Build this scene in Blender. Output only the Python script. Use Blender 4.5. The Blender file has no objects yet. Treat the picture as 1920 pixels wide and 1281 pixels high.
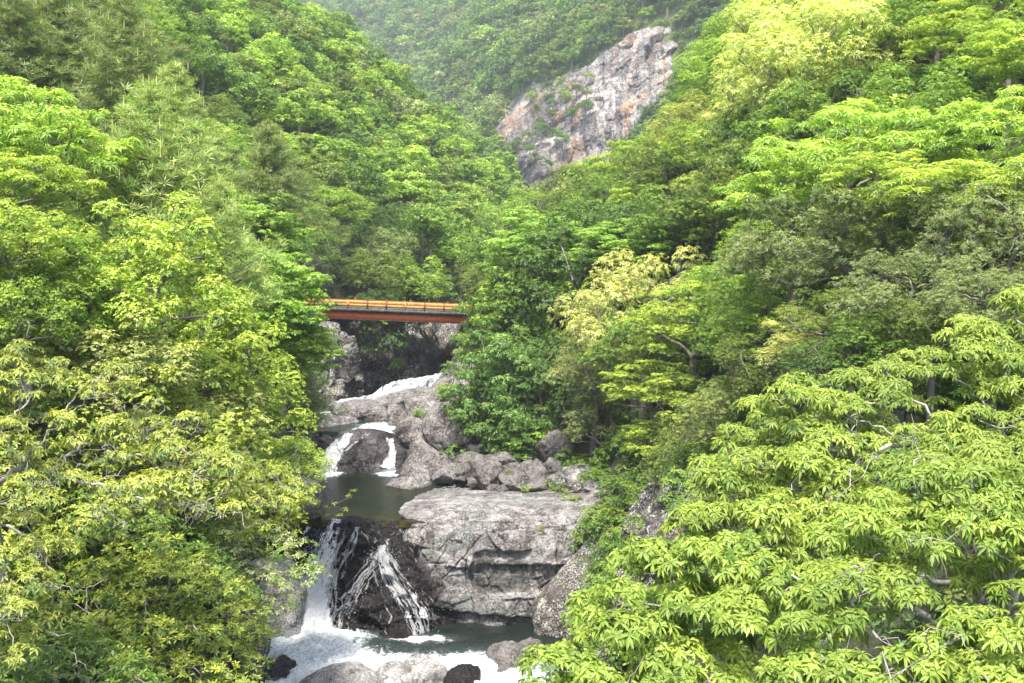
import bpy, math, random
import numpy as np
from mathutils import Vector
from mathutils.bvhtree import BVHTree

sc = bpy.context.scene
RNG = np.random.default_rng(7)
# ------------------------------------------------------------------ camera
PITCH = math.radians(4.02)
cam_d = bpy.data.cameras.new('camera'); cam = bpy.data.objects.new('camera', cam_d)
sc.collection.objects.link(cam); sc.camera = cam
cam_d.sensor_width = 36; cam_d.lens = 37.5; cam_d.clip_start = .3; cam_d.clip_end = 5000
cam.location = (0, 0, 0); cam.rotation_euler = (math.radians(90)-PITCH, 0, 0)
# ------------------------------------------------------------------ light: hazy high sun
SUN_AZ, SUN_EL = math.radians(-168), math.radians(68)      # azimuth from +Y towards +X
world = bpy.data.worlds.new('World'); sc.world = world; world.use_nodes = True
nt = world.node_tree; nt.nodes.clear()
sky = nt.nodes.new('ShaderNodeTexSky'); sky.sky_type = 'NISHITA'; sky.sun_disc = False
sky.sun_elevation = SUN_EL; sky.sun_rotation = SUN_AZ; sky.air_density = 1.0; sky.dust_density = 2.5; sky.ozone_density = 1.0
bg = nt.nodes.new('ShaderNodeBackground'); bg.inputs[1].default_value = 0.15
wo = nt.nodes.new('ShaderNodeOutputWorld'); nt.links.new(sky.outputs[0], bg.inputs[0]); nt.links.new(bg.outputs[0], wo.inputs[0])
sun_d = bpy.data.lights.new('sun', 'SUN'); sun_d.energy = 3.3; sun_d.angle = math.radians(6.0); sun_d.color = (1, .95, .86)
sun = bpy.data.objects.new('sun', sun_d); sc.collection.objects.link(sun)
sdir = Vector((math.sin(SUN_AZ)*math.cos(SUN_EL), math.cos(SUN_AZ)*math.cos(SUN_EL), math.sin(SUN_EL)))
sun.rotation_euler = (-sdir).to_track_quat('-Z', 'Y').to_euler()
sc.view_settings.view_transform = 'Standard'; sc.view_settings.look = 'None'
sc.view_settings.exposure = 1.74; sc.view_settings.gamma = 1
sc.cycles.max_bounces = 7; sc.cycles.diffuse_bounces = 3; sc.cycles.glossy_bounces = 2
sc.cycles.transmission_bounces = 4; sc.cycles.transparent_max_bounces = 12; sc.cycles.volume_bounces = 0
sc.cycles.use_adaptive_sampling = True; sc.cycles.adaptive_threshold = .02
sc.cycles.use_denoising = True; sc.cycles.denoiser = 'OPENIMAGEDENOISE'; sc.cycles.denoising_prefilter = 'ACCURATE'

# ------------------------------------------------------------------ helpers
cp, sp = math.cos(PITCH), math.sin(PITCH)
def Pt(px, py, d):
    u = (px-960)/2000; v = (640.5-py)/2000
    dy = cp+v*sp; dz = -sp+v*cp
    return np.array([u/dy*d, d, dz/dy*d])
def Wz(px, Z, d):
    t = Z/d; v = (t*cp+sp)/(cp-t*sp); u = (px-960)/2000
    return np.array([u/(cp+v*sp)*d, d, Z])
def proj(P):
    P = np.atleast_2d(P); y = P[:, 1]; z = P[:, 2]
    f = y*cp-z*sp; up = y*sp+z*cp
    return 960+2000*P[:, 0]/f, 640.5-2000*up/f, f
def link(o): sc.collection.objects.link(o); return o
def empty(name, loc=(0, 0, 0), rz=0):
    o = bpy.data.objects.new(name, None); o.location = loc; o.rotation_euler = (0, 0, rz); o.empty_display_size = .3
    return link(o)
def tag(o, label=None, cat=None, group=None, kind=None):
    if label: o['label'] = label
    if cat: o['category'] = cat
    if group: o['group'] = group
    if kind: o['kind'] = kind
    return o
def mesh_np(name, V, F, mat=None, attrs=None, smooth=False, uv=None):
    """V (n,3); F list of int arrays (m,k) of any k"""
    me = bpy.data.meshes.new(name)
    if not isinstance(F, list): F = [F]
    F = [f for f in F if len(f)]
    V = np.ascontiguousarray(V, dtype=np.float32)
    me.vertices.add(len(V)); me.vertices.foreach_set('co', V.ravel())
    loops = np.concatenate([f.ravel() for f in F]).astype(np.int32)
    tot = np.concatenate([np.full(len(f), f.shape[1]) for f in F])
    start = np.concatenate([[0], np.cumsum(tot)[:-1]]).astype(np.int32)
    me.loops.add(len(loops)); me.loops.foreach_set('vertex_index', loops)
    me.polygons.add(len(tot)); me.polygons.foreach_set('loop_start', start)
    me.update(calc_edges=True)
    if smooth: me.polygons.foreach_set('use_smooth', np.ones(len(tot), dtype=bool))
    for k, a in (attrs or {}).items():
        at = me.attributes.new(k, 'FLOAT', 'POINT'); at.data.foreach_set('value', np.ascontiguousarray(a, dtype=np.float32))
    if mat: me.materials.append(mat)
    me.validate(); return me
def obj(name, me, parent=None, loc=None):
    o = bpy.data.objects.new(name, me); link(o)
    if parent: o.parent = parent
    if loc is not None: o.location = loc
    return o
class MB:
    """collects tubes and boxes into one mesh"""
    def __init__(s): s.V = []; s.F4 = []; s.n = 0
    def add(s, V, F): s.V.append(np.asarray(V, float)); s.F4.append(np.asarray(F)+s.n); s.n += len(V)
    def tube(s, P, R, k=6, cap=True):
        P = np.asarray(P, float); n = len(P); R = np.broadcast_to(R, (n,))
        T = np.gradient(P, axis=0); T /= np.linalg.norm(T, axis=1, keepdims=True)+1e-9
        a = np.where(np.abs(T[:, 2:3]) < .9, [[0, 0, 1.]], [[1., 0, 0]]); A = np.cross(T, a); A /= np.linalg.norm(A, axis=1, keepdims=True)+1e-9
        for i in range(1, n):
            b = A[i-1]-T[i]*np.dot(A[i-1], T[i]); l = np.linalg.norm(b)
            if l > 1e-6: A[i] = b/l
        B = np.cross(T, A); th = np.arange(k)/k*2*math.pi
        V = P[:, None]+R[:, None, None]*(A[:, None]*np.cos(th)[None, :, None]+B[:, None]*np.sin(th)[None, :, None])
        i = np.arange(n-1)[:, None]*k; j = np.arange(k)[None]; j2 = (j+1) % k
        F = np.stack([i+j, i+j2, i+k+j2, i+k+j], -1).reshape(-1, 4)
        s.add(V.reshape(-1, 3), F)
    def box(s, c, h, ax=None):
        c = np.asarray(c, float); h = np.asarray(h, float)
        S = np.array([[-1, -1, -1], [1, -1, -1], [1, 1, -1], [-1, 1, -1], [-1, -1, 1], [1, -1, 1], [1, 1, 1], [-1, 1, 1]])*h
        if ax is not None: S = S@np.asarray(ax)
        s.add(S+c, [[0, 3, 2, 1], [4, 5, 6, 7], [0, 1, 5, 4], [1, 2, 6, 5], [2, 3, 7, 6], [3, 0, 4, 7]])
    def mesh(s, name, mat, smooth=True):
        return mesh_np(name, np.concatenate(s.V), np.concatenate(s.F4), mat, smooth=smooth)

# numpy noise
def _h(ix, iy, iz, s):
    h = (ix.astype(np.int64)*374761393+iy.astype(np.int64)*668265263+iz.astype(np.int64)*2147483647+s*974634777) & 0xffffffff
    h = ((h ^ (h >> 13))*1274126177) & 0xffffffff; h = ((h ^ (h >> 16))*2246822519) & 0xffffffff
    return ((h ^ (h >> 15)) & 0xffffff)/float(0xffffff)
def vnoise(p, s=0):
    i = np.floor(p).astype(np.int64); f = p-i; f = f*f*(3-2*f); r = 0
    for dx in (0, 1):
        for dy in (0, 1):
            for dz in (0, 1):
                w = (f[:, 0] if dx else 1-f[:, 0])*(f[:, 1] if dy else 1-f[:, 1])*(f[:, 2] if dz else 1-f[:, 2])
                r = r+w*_h(i[:, 0]+dx, i[:, 1]+dy, i[:, 2]+dz, s)
    return r*2-1
def fbm(p, oct=4, s=0, gain=.5):
    r = 0; a = 1
    for o in range(oct): r = r+a*vnoise(p*2.03**o+o*17.3, s+o); a *= gain
    return r
def worley_facets(p, s=0, tilt=1.0):
    """blocky rock relief: each cell is a randomly tilted plane; returns offset, edge distance"""
    i = np.floor(p).astype(np.int64); best = np.full(len(p), 9e9); sec = best.copy(); out = np.zeros(len(p))
    for dx in (-1, 0, 1):
        for dy in (-1, 0, 1):
            for dz in (-1, 0, 1):
                c = i+np.array([dx, dy, dz]); a = [_h(c[:, 0], c[:, 1], c[:, 2], s+k) for k in range(7)]
                q = c+np.stack(a[:3], 1); dd = p-q; d = (np.abs(dd)**3.5).sum(1)**(2/3.5)
                g = np.stack(a[3:6], 1)*2-1; val = (dd*g).sum(1)*tilt+(a[6]-.5)*.9
                m = d < best; sec = np.where(m, best, np.minimum(sec, d)); out = np.where(m, val, out); best = np.where(m, d, best)
    return out, np.sqrt(sec)-np.sqrt(best)
def grid_faces(nr, nc):
    i = np.arange(nr-1)[:, None]*nc; j = np.arange(nc-1)[None]
    return np.stack([i+j, i+j+1, i+nc+j+1, i+nc+j], -1).reshape(-1, 4)
def cr(A, t):
    """catmull-rom along axis 0"""
    n = len(A); i = np.clip(np.floor(t).astype(int), 0, n-2); f = (t-i)
    f = f.reshape((-1,)+(1,)*(A.ndim-1)); g = lambda k: A[np.clip(i+k, 0, n-1)]
    p0, p1, p2, p3 = g(-1), g(0), g(1), g(2)
    m = .5*(p1*2+(p2-p0)*f+(2*p0-5*p1+4*p2-p3)*f*f+(3*p1-p0-3*p2+p3)*f**3)
    return m
def loft(ctrl, nr, nc):
    A = np.asarray(ctrl, float)
    A = cr(A, np.linspace(0, A.shape[0]-1, nr)); A = np.swapaxes(A, 0, 1)
    A = cr(A, np.linspace(0, A.shape[0]-1, nc)); return np.swapaxes(A, 0, 1)
def gnormals(G):
    a = np.gradient(G, axis=0); b = np.gradient(G, axis=1); n = np.cross(b, a)
    return n/(np.linalg.norm(n, axis=2, keepdims=True)+1e-9)

# ------------------------------------------------------------------ node helpers
class NT:
    def __init__(s, name):
        s.m = bpy.data.materials.new(name); s.m.use_nodes = True; s.t = s.m.node_tree; s.t.nodes.clear()
        s.out = s.n('ShaderNodeOutputMaterial')
    def n(s, typ, **kw):
        nd = s.t.nodes.new(typ)
        for k, v in kw.items():
            if k.startswith('i_'): nd.inputs[k[2:].replace('_', ' ')].default_value = v
            else: setattr(nd, k, v)
        return nd
    def l(s, a, b): s.t.links.new(a, b)
    def set(s, inp, v):
        if isinstance(v, bpy.types.NodeSocket): s.l(v, inp)
        else: inp.default_value = v
    def math(s, op, a, b=0.5, clamp=False):
        nd = s.n('ShaderNodeMath', operation=op, use_clamp=clamp); s.set(nd.inputs[0], a); s.set(nd.inputs[1], b); return nd.outputs[0]
    def mix(s, f, a, b, mode='MIX'):
        nd = s.n('ShaderNodeMix', data_type='RGBA', blend_type=mode); s.set(nd.inputs[0], f)
        for k, v in ((6, a), (7, b)):
            if isinstance(v, tuple) and len(v) == 3: v = v+(1,)
            s.set(nd.inputs[k], v)
        return nd.outputs[2]
    def ramp(s, f, a, b, lo=0., hi=1.):
        nd = s.n('ShaderNodeMapRange'); nd.clamp = True; s.set(nd.inputs[0], f)
        for k, v in ((1, a), (2, b), (3, lo), (4, hi)): nd.inputs[k].default_value = v
        return nd.outputs[0]
    def attr(s, name, typ='GEOMETRY'): return s.n('ShaderNodeAttribute', attribute_name=name, attribute_type=typ)
    def noise(s, co, scale, detail=4, rough=.55, dist=0):
        nd = s.n('ShaderNodeTexNoise'); s.l(co, nd.inputs['Vector']); nd.inputs['Scale'].default_value = scale
        nd.inputs['Detail'].default_value = detail; nd.inputs['Roughness'].default_value = rough; nd.inputs['Distortion'].default_value = dist
        return nd.outputs[0]
    def voro(s, co, scale, feature='F1', rnd=1):
        nd = s.n('ShaderNodeTexVoronoi', feature=feature); s.l(co, nd.inputs['Vector']); nd.inputs['Scale'].default_value = scale
        nd.inputs['Randomness'].default_value = rnd; return nd.outputs['Distance']
    def mapping(s, co, scale=(1, 1, 1), rot=(0, 0, 0)):
        nd = s.n('ShaderNodeMapping'); s.l(co, nd.inputs[0]); nd.inputs['Scale'].default_value = scale; nd.inputs['Rotation'].default_value = rot; return nd.outputs[0]
    def bump(s, h, dist, strength=1.0):
        nd = s.n('ShaderNodeBump'); nd.inputs['Strength'].default_value = strength; nd.inputs['Distance'].default_value = dist; s.l(h, nd.inputs['Height']); return nd.outputs[0]
    def principled(s, col, rough, **kw):
        p = s.n('ShaderNodeBsdfPrincipled')
        if isinstance(col, tuple) and len(col) == 3: col = col+(1,)
        s.set(p.inputs['Base Color'], col); s.set(p.inputs['Roughness'], rough)
        for k, v in kw.items(): s.set(p.inputs[k.replace('_', ' ')], v)
        return p

def leaf_material(name, transl=.38, rough=.5, spec=.35):
    m = NT(name)
    tint = m.attr('tint', 'INSTANCER').outputs['Color']; fl = m.attr('flushc', 'INSTANCER').outputs['Color']
    r = m.attr('rnd').outputs['Fac']; f = m.attr('flush').outputs['Fac']
    col = m.mix(f, tint, fl)
    col = m.mix(1.0, col, (1.14, 1.0, .92), 'MULTIPLY')
    k = m.ramp(r, 0, 1, .62, 1.38)
    hsv = m.n('ShaderNodeHueSaturation'); m.l(col, hsv.inputs['Color']); m.l(k, hsv.inputs['Value'])
    m.l(m.ramp(r, 0, 1, .515, .485), hsv.inputs['Hue'])
    c = hsv.outputs[0]
    p = m.principled(c, rough); p.inputs['Specular IOR Level'].default_value = spec
    t = m.n('ShaderNodeBsdfTranslucent')
    m.l(m.mix(1.0, c, (1.1, 1.15, .6), 'MULTIPLY'), t.inputs[0])
    ms = m.n('ShaderNodeMixShader'); ms.inputs[0].default_value = transl
    m.l(p.outputs[0], ms.inputs[1]); m.l(t.outputs[0], ms.inputs[2]); m.l(ms.outputs[0], m.out.inputs[0]); return m.m
LEAF = leaf_material('leaf')
def bark_material(name, c1, c2):
    m = NT(name); co = m.n('ShaderNodeTexCoord').outputs['Object']
    n = m.noise(m.mapping(co, (3, 3, .8)), 4, 6, .65); n2 = m.noise(co, 1.3, 3)
    col = m.mix(m.ramp(n, .35, .65), c1, c2); col = m.mix(m.ramp(n2, .55, .7, 0, .5), col, (.34, .36, .30))
    p = m.principled(col, .85); m.l(m.bump(n, .03), p.inputs['Normal']); m.l(p.outputs[0], m.out.inputs[0]); return m.m
BARK = bark_material('bark', (.10, .085, .065), (.24, .21, .18))
BARK_PALE = bark_material('pale_bark', (.19, .165, .14), (.40, .37, .33))

def rock_material(name, a, b, lichen=.5, lcol=(.44, .43, .40), crack=True, tan=0.0, moss=.3, stain=.5, sc=1.0, slate=0.0, spk=.6):
    """grey rock with colour patches, joints, dark veins, pale lichen specks; 'wet' attribute = wetted by the falls"""
    a = tuple(x*.66 for x in a); b = tuple(x*.60 for x in b)
    m = NT(name); co0 = m.n('ShaderNodeTexCoord').outputs['Object']; co = m.mapping(co0, (sc, sc, sc), (.2, .15, .3))
    big = m.noise(co, .30, 5, .6, .8); mid = m.noise(co, 1.3, 7, .68, .4); fine = m.noise(co, 7, 7, .75); grain = m.noise(co, 30, 3, .7)
    col = m.mix(m.ramp(big, .44, .56), a, b)
    col = m.mix(m.ramp(mid, .47, .58, 0, .85), col, tuple(x*.36 for x in b))
    col = m.mix(m.ramp(fine, .49, .60, 0, spk), col, tuple(min(1, x*1.8) for x in a)); col = m.mix(m.ramp(fine, .47, .38, 0, spk), col, tuple(x*.3 for x in b))
    col = m.mix(m.ramp(grain, .45, .62, 0, .35), col, tuple(x*.4 for x in b))
    if slate:
        sn = m.noise(m.mapping(co, (.5, 1, .8)), .55, 3, .5, .3); col = m.mix(m.ramp(sn, .55, .585, 0, slate), col, m.mix(m.ramp(fine, .4, .6), (.10, .105, .10), (.19, .20, .18)))
    if stain:
        st = m.noise(m.mapping(co, (1.8, 1.8, .28)), 1.0, 6, .7, .3)
        col = m.mix(m.ramp(st, .54, .62, 0, stain), col, (.030, .025, .022))
    if tan:
        tn = m.noise(m.mapping(co, (1.2, 1, .35), (0, .75, 0)), .30, 6, .65, .6)
        col = m.mix(m.ramp(tn, .50, .60, 0, tan), col, (.36, .21, .11))
        wn = m.noise(m.mapping(co, (1.5, 1, .35), (0, .75, 0)), .5, 6, .7, .6); col = m.mix(m.ramp(wn, .50, .58, 0, .6), col, (.44, .41, .37))
        dn = m.noise(m.mapping(co, (3.5, 1, .4), (0, .75, 0)), .6, 7, .75, .5); col = m.mix(m.ramp(dn, .53, .60, 0, .9), col, (.055, .05, .05))
    lm = m.noise(co, .55, 4, .65); sp2 = m.noise(co, 8, 6, .8); sp1 = m.noise(co, 3.0, 7, .8)
    l = m.math('MULTIPLY', m.ramp(sp2, .53, .565), m.ramp(lm, .60-.25*lichen, .68-.25*lichen))
    l2 = m.math('MULTIPLY', m.ramp(sp1, .56, .585), m.ramp(lm, .66-.25*lichen, .70-.25*lichen))
    wet = m.attr('wet').outputs['Fac']; dry = m.math('SUBTRACT', 1.0, wet, True)
    l = m.math('MULTIPLY', m.math('MULTIPLY', m.math('MAXIMUM', l, l2), dry), min(1, lichen*1.5), True)
    col = m.mix(l, col, lcol)
    h = m.math('ADD', m.math('MULTIPLY', mid, 1.2), m.math('MULTIPLY', fine, .55))
    if crack:
        def vein(scale, wdt, rot, st=(1, 1, 1)):
            n = m.noise(m.mapping(co, st, rot), scale, 3, .5, .3); return m.ramp(m.math('ABSOLUTE', m.math('SUBTRACT', n, .5)), 0, wdt, 1, 0)
        c1 = vein(.42, .005, (.3, .4, .2), (1.6, 1, .6)); c2 = vein(.9, .013, (1.1, .2, .9), (.7, 1, 1.7)); c3 = m.math('MULTIPLY', vein(2.2, .026, (.5, 1.2, .1)), m.ramp(big, .48, .56, 0, .9))
        ck = m.math('MAXIMUM', m.math('MAXIMUM', c1, m.math('MULTIPLY', c2, .8)), c3); col = m.mix(m.math('MULTIPLY', ck, .7), col, (.03, .027, .024))
        h = m.math('SUBTRACT', h, m.math('MULTIPLY', ck, .35))
    if moss:
        nrm = m.n('ShaderNodeNewGeometry').outputs['Normal']; sx = m.n('ShaderNodeSeparateXYZ'); m.l(nrm, sx.inputs[0])
        mo = m.math('MULTIPLY', m.ramp(sx.outputs[2], .35, .8), m.ramp(m.noise(co, .7, 5, .7), .54, .62)); mo = m.math('MULTIPLY', m.math('MULTIPLY', mo, moss), dry)
        col = m.mix(mo, col, (.06, .085, .015))
    col = m.mix(m.math('MULTIPLY', wet, .95), col, m.mix(m.ramp(mid, .40, .60), (.004, .0035, .004), m.mix(m.ramp(fine, .45, .6), (.008, .006, .005), (.036, .030, .026))))
    rg = m.ramp(wet, 0, 1, .85, .17)
    p = m.principled(col, rg); m.l(m.bump(h, .16/sc), p.inputs['Normal']); m.l(m.ramp(wet, 0, 1, .4, .22), p.inputs['Specular IOR Level'])
    m.l(p.outputs[0], m.out.inputs[0]); return m.m
ROCK_SLAB = rock_material('slab_rock', (.46, .44, .42), (.28, .245, .24), .42, moss=.12, stain=.7, slate=.85, spk=.38)
ROCK_WET = rock_material('wet_rock', (.20, .18, .17), (.13, .11, .105), .3, moss=0)
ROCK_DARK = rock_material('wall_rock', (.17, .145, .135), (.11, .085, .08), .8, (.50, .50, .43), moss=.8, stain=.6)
ROCK_MAUVE = rock_material('mauve_rock', (.34, .315, .30), (.155, .122, .12), .40, moss=.3, stain=.4)
ROCK_BOULDER = rock_material('boulder_rock', (.24, .22, .205), (.13, .112, .105), .35, crack=False, moss=.7, stain=.3)
ROCK_PALE = rock_material('pale_boulder', (.52, .50, .47), (.38, .355, .335), .2, crack=False, moss=.1, stain=.3)
ROCK_SCAR = rock_material('scar_rock', (.46, .42, .385), (.27, .23, .21), .2, (.55, .53, .5), tan=.75, moss=.35, stain=.35, sc=.26, spk=.35)

def ground_material(nm='forest_floor', base=((.030, .038, .012), (.050, .045, .025))):
    m = NT(nm); co = m.n('ShaderNodeTexCoord').outputs['Object']
    n = m.noise(co, .6, 6, .7); n2 = m.noise(co, 4, 5, .7)
    col = m.mix(m.ramp(n, .4, .6), *base); col = m.mix(m.ramp(n2, .5, .7, 0, .7), col, (.05, .085, .02))
    p = m.principled(col, .95); m.l(m.bump(n2, .3), p.inputs['Normal']); m.l(p.outputs[0], m.out.inputs[0]); return m.m
GROUND = ground_material(); GRASSY = ground_material('mountain_grass', ((.07, .11, .025), (.11, .13, .045)))

# ------------------------------------------------------------------ terrain (loft of valley cross-sections)
ST = [ # y, then L4 L3 L2 L1 L0 C R0 R1 R2 R3 R4 as (x,Z)
 (-60, (-110,45),(-55,14),(-27,-6),(-13,-14),(-8,-25),(-1,-27),(4,-25),(9,-14),(18,-5),(48,16),(95,45)),
 (20, (-95,50),(-48,14),(-22,-3),(-12,-12),(-8,-25),(-3,-27),(3,-25),(8,-14),(16,-6.5),(46,16),(90,48)),
 (50, (-100,60),(-50,21),(-26,1),(-16.5,-11.5),(-13,-23),(-6,-25.5),(2,-24.5),(6,-16),(16,-4.5),(44,16),(90,56)),
 (66, (-105,66),(-52,26),(-30,-2),(-18.5,-13),(-15,-23.5),(-7,-25.5),(3.5,-24.5),(7,-17),(20,-1),(44,22),(90,60)),
 (72, (-108,70),(-52,28),(-30,0),(-18.5,-12),(-15.5,-18.6),(-9,-19.5),(-3,-18.6),(6.5,-16.8),(20,2),(44,27),(95,66)),
 (90, (-112,76),(-54,32),(-34,4),(-21,-9),(-18,-18.6),(-12,-19.5),(-7,-18),(4,-14.8),(17,4),(42,31),(100,76)),
 (100,(-115,78),(-55,34),(-35,5),(-23,-7),(-20,-15.8),(-13,-16),(-9,-15.6),(-1,-11.5),(14,5),(40,32),(105,80)),
 (114,(-118,82),(-56,36),(-38,6),(-25,-5),(-22,-15),(-15,-15.6),(-9,-14),(-3,-8),(11,5),(38,32),(110,86)),
 (125,(-120,84),(-56,36),(-32,11),(-17,-3),(-12,-11.5),(-6,-12),(-2,-10.5),(3,-5),(14,8),(42,36),(112,90)),
 (150,(-125,88),(-60,40),(-28,11),(-8,-1),(-3,-7),(1,-7.6),(5,-6.5),(9,0),(22,13),(52,42),(118,98)),
 (190,(-130,95),(-54,45),(-24,22),(-3,3),(2,-3),(6,-4),(10,-3),(16,6),(32,20),(64,48),(125,104)),
 (232,(-135,98),(-46,50),(-20,30),(4,9),(9,3),(13,2),(17,3),(24,12),(42,30),(76,56),(135,110)),
 (262,(-140,90),(-60,42),(-30,20),(-4,6),(8,3),(16,2),(24,4),(32,14),(50,34),(84,60),(140,115)),
 (310,(-150,70),(-85,32),(-50,12),(-20,5),(-2,3),(16,2),(28,6),(40,18),(60,40),(96,66),(150,120)),
 (390,(-170,60),(-100,24),(-60,12),(-25,6),(0,4),(20,4),(32,8),(46,20),(70,42),(110,70),(170,125))]
ctrl = np.array([[(x, s[0], z) for (x, z) in s[1:]] for s in ST], float)
def station_interp(ctrl, ys):
    yy = ctrl[:, 0, 1]; out = np.zeros((len(ys), ctrl.shape[1], 3))
    for k in range(ctrl.shape[1]):
        out[:, k, 0] = np.interp(ys, yy, ctrl[:, k, 0]); out[:, k, 1] = ys; out[:, k, 2] = np.interp(ys, yy, ctrl[:, k, 2])
    return out
ys = np.concatenate([np.arange(-60, 60, 3.), np.arange(60, 130, .9), np.arange(130, 391, 2.5)])
A = np.swapaxes(station_interp(ctrl, ys), 0, 1)
TN = 150; A = np.swapaxes(cr(A, np.linspace(0, 10, TN)), 0, 1)
flat = A.reshape(-1, 3).copy()
nz = fbm(flat*np.array([.07, .07, .07]), 4, 3)*1.8
kk = np.tile(np.abs(np.linspace(0, 10, TN)-5), len(ys)); amp = np.clip((kk-1.2)/2, .08, 1)
flat[:, 2] += nz*amp
FLOOR2 = None
ter_me = mesh_np('valley_ground', flat, grid_faces(len(ys), TN)[:, ::-1], GROUND, smooth=True)
ter = tag(obj('ground', ter_me), kind='structure')
TERF = grid_faces(len(ys), TN)
bvh = BVHTree.FromPolygons([tuple(v) for v in flat.tolist()], TERF.tolist())
def ground_z(x, y, default=-10):
    h = bvh.ray_cast(Vector((x, y, 400)), Vector((0, 0, -1)))
    return h[0].z if h[0] is not None else default

# far mountain side (its own lofted sheet), from the valley bottom up past the top of the frame
fm_px = [-100, 250, 560, 800, 930, 990, 1100, 1250, 1540, 1900, 2300]
fm_py = [470, 400, 330, 240, 150, 60, -40, -160, -330]
fm_d = {  # depth per row for the columns
 470:[520,520,500,440,380,345,330,320,310,300,290],
 400:[600,600,560,480,400,362,345,330,318,305,295],
 330:[700,690,620,520,410,378,358,342,326,312,300],
 240:[800,780,700,580,432,398,372,356,338,322,306],
 150:[900,870,800,660,500,440,400,372,352,334,314],
 60: [1010,980,910,760,590,520,450,398,370,348,324],
 -40:[1110,1080,1010,870,690,620,520,440,395,366,338],
 -160:[1210,1180,1120,980,800,720,600,500,430,392,356],
 -330:[1310,1290,1240,1100,930,840,700,580,490,430,380]}
FM = np.array([[Pt(px, py, fm_d[py][i]) for i, px in enumerate(fm_px)] for py in fm_py])
G = loft(FM, 130, 190); g = G.reshape(-1, 3); gn = gnormals(G).reshape(-1, 3)
g = g+gn*(fbm(g*.012, 4, 11)*11+fbm(g*.05, 3, 12)*3)[:, None]
MGF = grid_faces(130, 190)
mount = tag(obj('mountain', mesh_np('mountain', g, MGF, GRASSY, smooth=True)), kind='structure')
MG = g.reshape(130, 190, 3)
mbvh = BVHTree.FromPolygons([tuple(v) for v in g.tolist()], MGF.tolist())
# ------------------------------------------------------------------ rocks of the gorge
def rotm(ax, ay, az):
    cx, sx, cy, sy, cz, sz = math.cos(ax), math.sin(ax), math.cos(ay), math.sin(ay), math.cos(az), math.sin(az)
    return np.array([[cy*cz, -cy*sz, sy], [cx*sz+sx*sy*cz, cx*cz-sx*sy*sz, -sx*cy], [sx*sz-cx*sy*cz, sx*cz+cx*sy*sz, cx*cy]])
def relief(p, cells, s=0):
    r = np.zeros(len(p)); w = p+np.stack([fbm(p*.35, 2, s+90), fbm(p*.35, 2, s+91), fbm(p*.35, 2, s+92)], 1)*.5
    for k, (size, an, amp, rot) in enumerate(cells):
        q = (w@rotm(*rot))/(np.array(an)*size)
        o, e = worley_facets(q, s+k*13)
        r += amp*(o-.12*np.clip(1-e/.03, 0, 1))
    return r
def rock_sheet(name, rows, nr, nc, mat, cells, fb=.12, wet=None, seed=0, label=None, cat='rock', kind=None, amp=None, extra=None):
    G = loft(np.array(rows), nr, nc); N = gnormals(G)
    if (N.reshape(-1, 3)*G.reshape(-1, 3)).sum() > 0: N = -N
    g = G.reshape(-1, 3); n = N.reshape(-1, 3)
    d = relief(g, cells, seed)+fbm(g*1.3, 4, seed+5)*fb
    if amp is not None: d = d*amp(g)
    if extra is not None: d = d+extra(g)
    g2 = g+n*d[:, None]; g2 = g2+n*(fbm(g2*6, 2, seed+8)*.02)[:, None]
    w = wet(g2) if wet is not None else np.zeros(len(g2))
    F = grid_faces(nr, nc); F = F if n[0] @ np.cross(g[F[0, 1]]-g[F[0, 0]], g[F[0, 3]]-g[F[0, 0]]) > 0 else F[:, ::-1]
    o = obj(name, mesh_np(name, g2, F, mat, {'wet': w}))
    tag(o, label, None if kind else cat, None, kind); SHEETS[name+str(seed)] = (g2.reshape(nr, nc, 3), n.reshape(nr, nc, 3)); return o
SHEETS = {}
def sm(x, a, b): t = np.clip((x-a)/(b-a), 0, 1); return t*t*(3-2*t)

# the ledge the water falls over
cols = [505, 545, 590, 640, 690, 735, 775, 815, 850]
bul = [-.5, -.2, 0, .5, 1.3, 1.7, 1.3, .3, -.8]      # convex fan of black rock under the thin falls
rows = []
for Z, d, b in [(-18.6, 79, 0), (-17.9, 74.5, 0), (-17.12, 70.6, 0), (-17.35, 69.7, .1), (-18.3, 69.2, .4), (-19.6, 68.7, .8), (-21., 67.8, 1.1), (-22.4, 66.9, 1.25), (-23.2, 66.4, 1.3), (-25, 66, 1.2)]:
    rows.append([Wz(px+(0 if b else 0), Z+(.1*b), d-b*bul[i]) for i, px in enumerate(cols)])
def wet_ledge(p):
    px, py, _ = proj(p); return np.clip(sm(-px, -815, -760)+sm(py, 1020+(px-740)*.55, 1070+(px-740)*.55)*sm(-px, -850, -800), 0, 1)
rock_sheet('wet_rock_ledge', rows, 210, 260, ROCK_WET, [(2.0, (1.2, 1, .8), .55, (.3, .2, .5)), (.85, (1.3, 1, .6), .30, (.1, .5, .2)), (.35, (1, 1, .7), .11, (.8, .1, .2))], .05, wet_ledge, 3,
           'wide black wet rock step that the lowest waterfall runs over', amp=lambda p: sm(-p[:, 1], -74, -69.8)*.8+.2)

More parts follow.
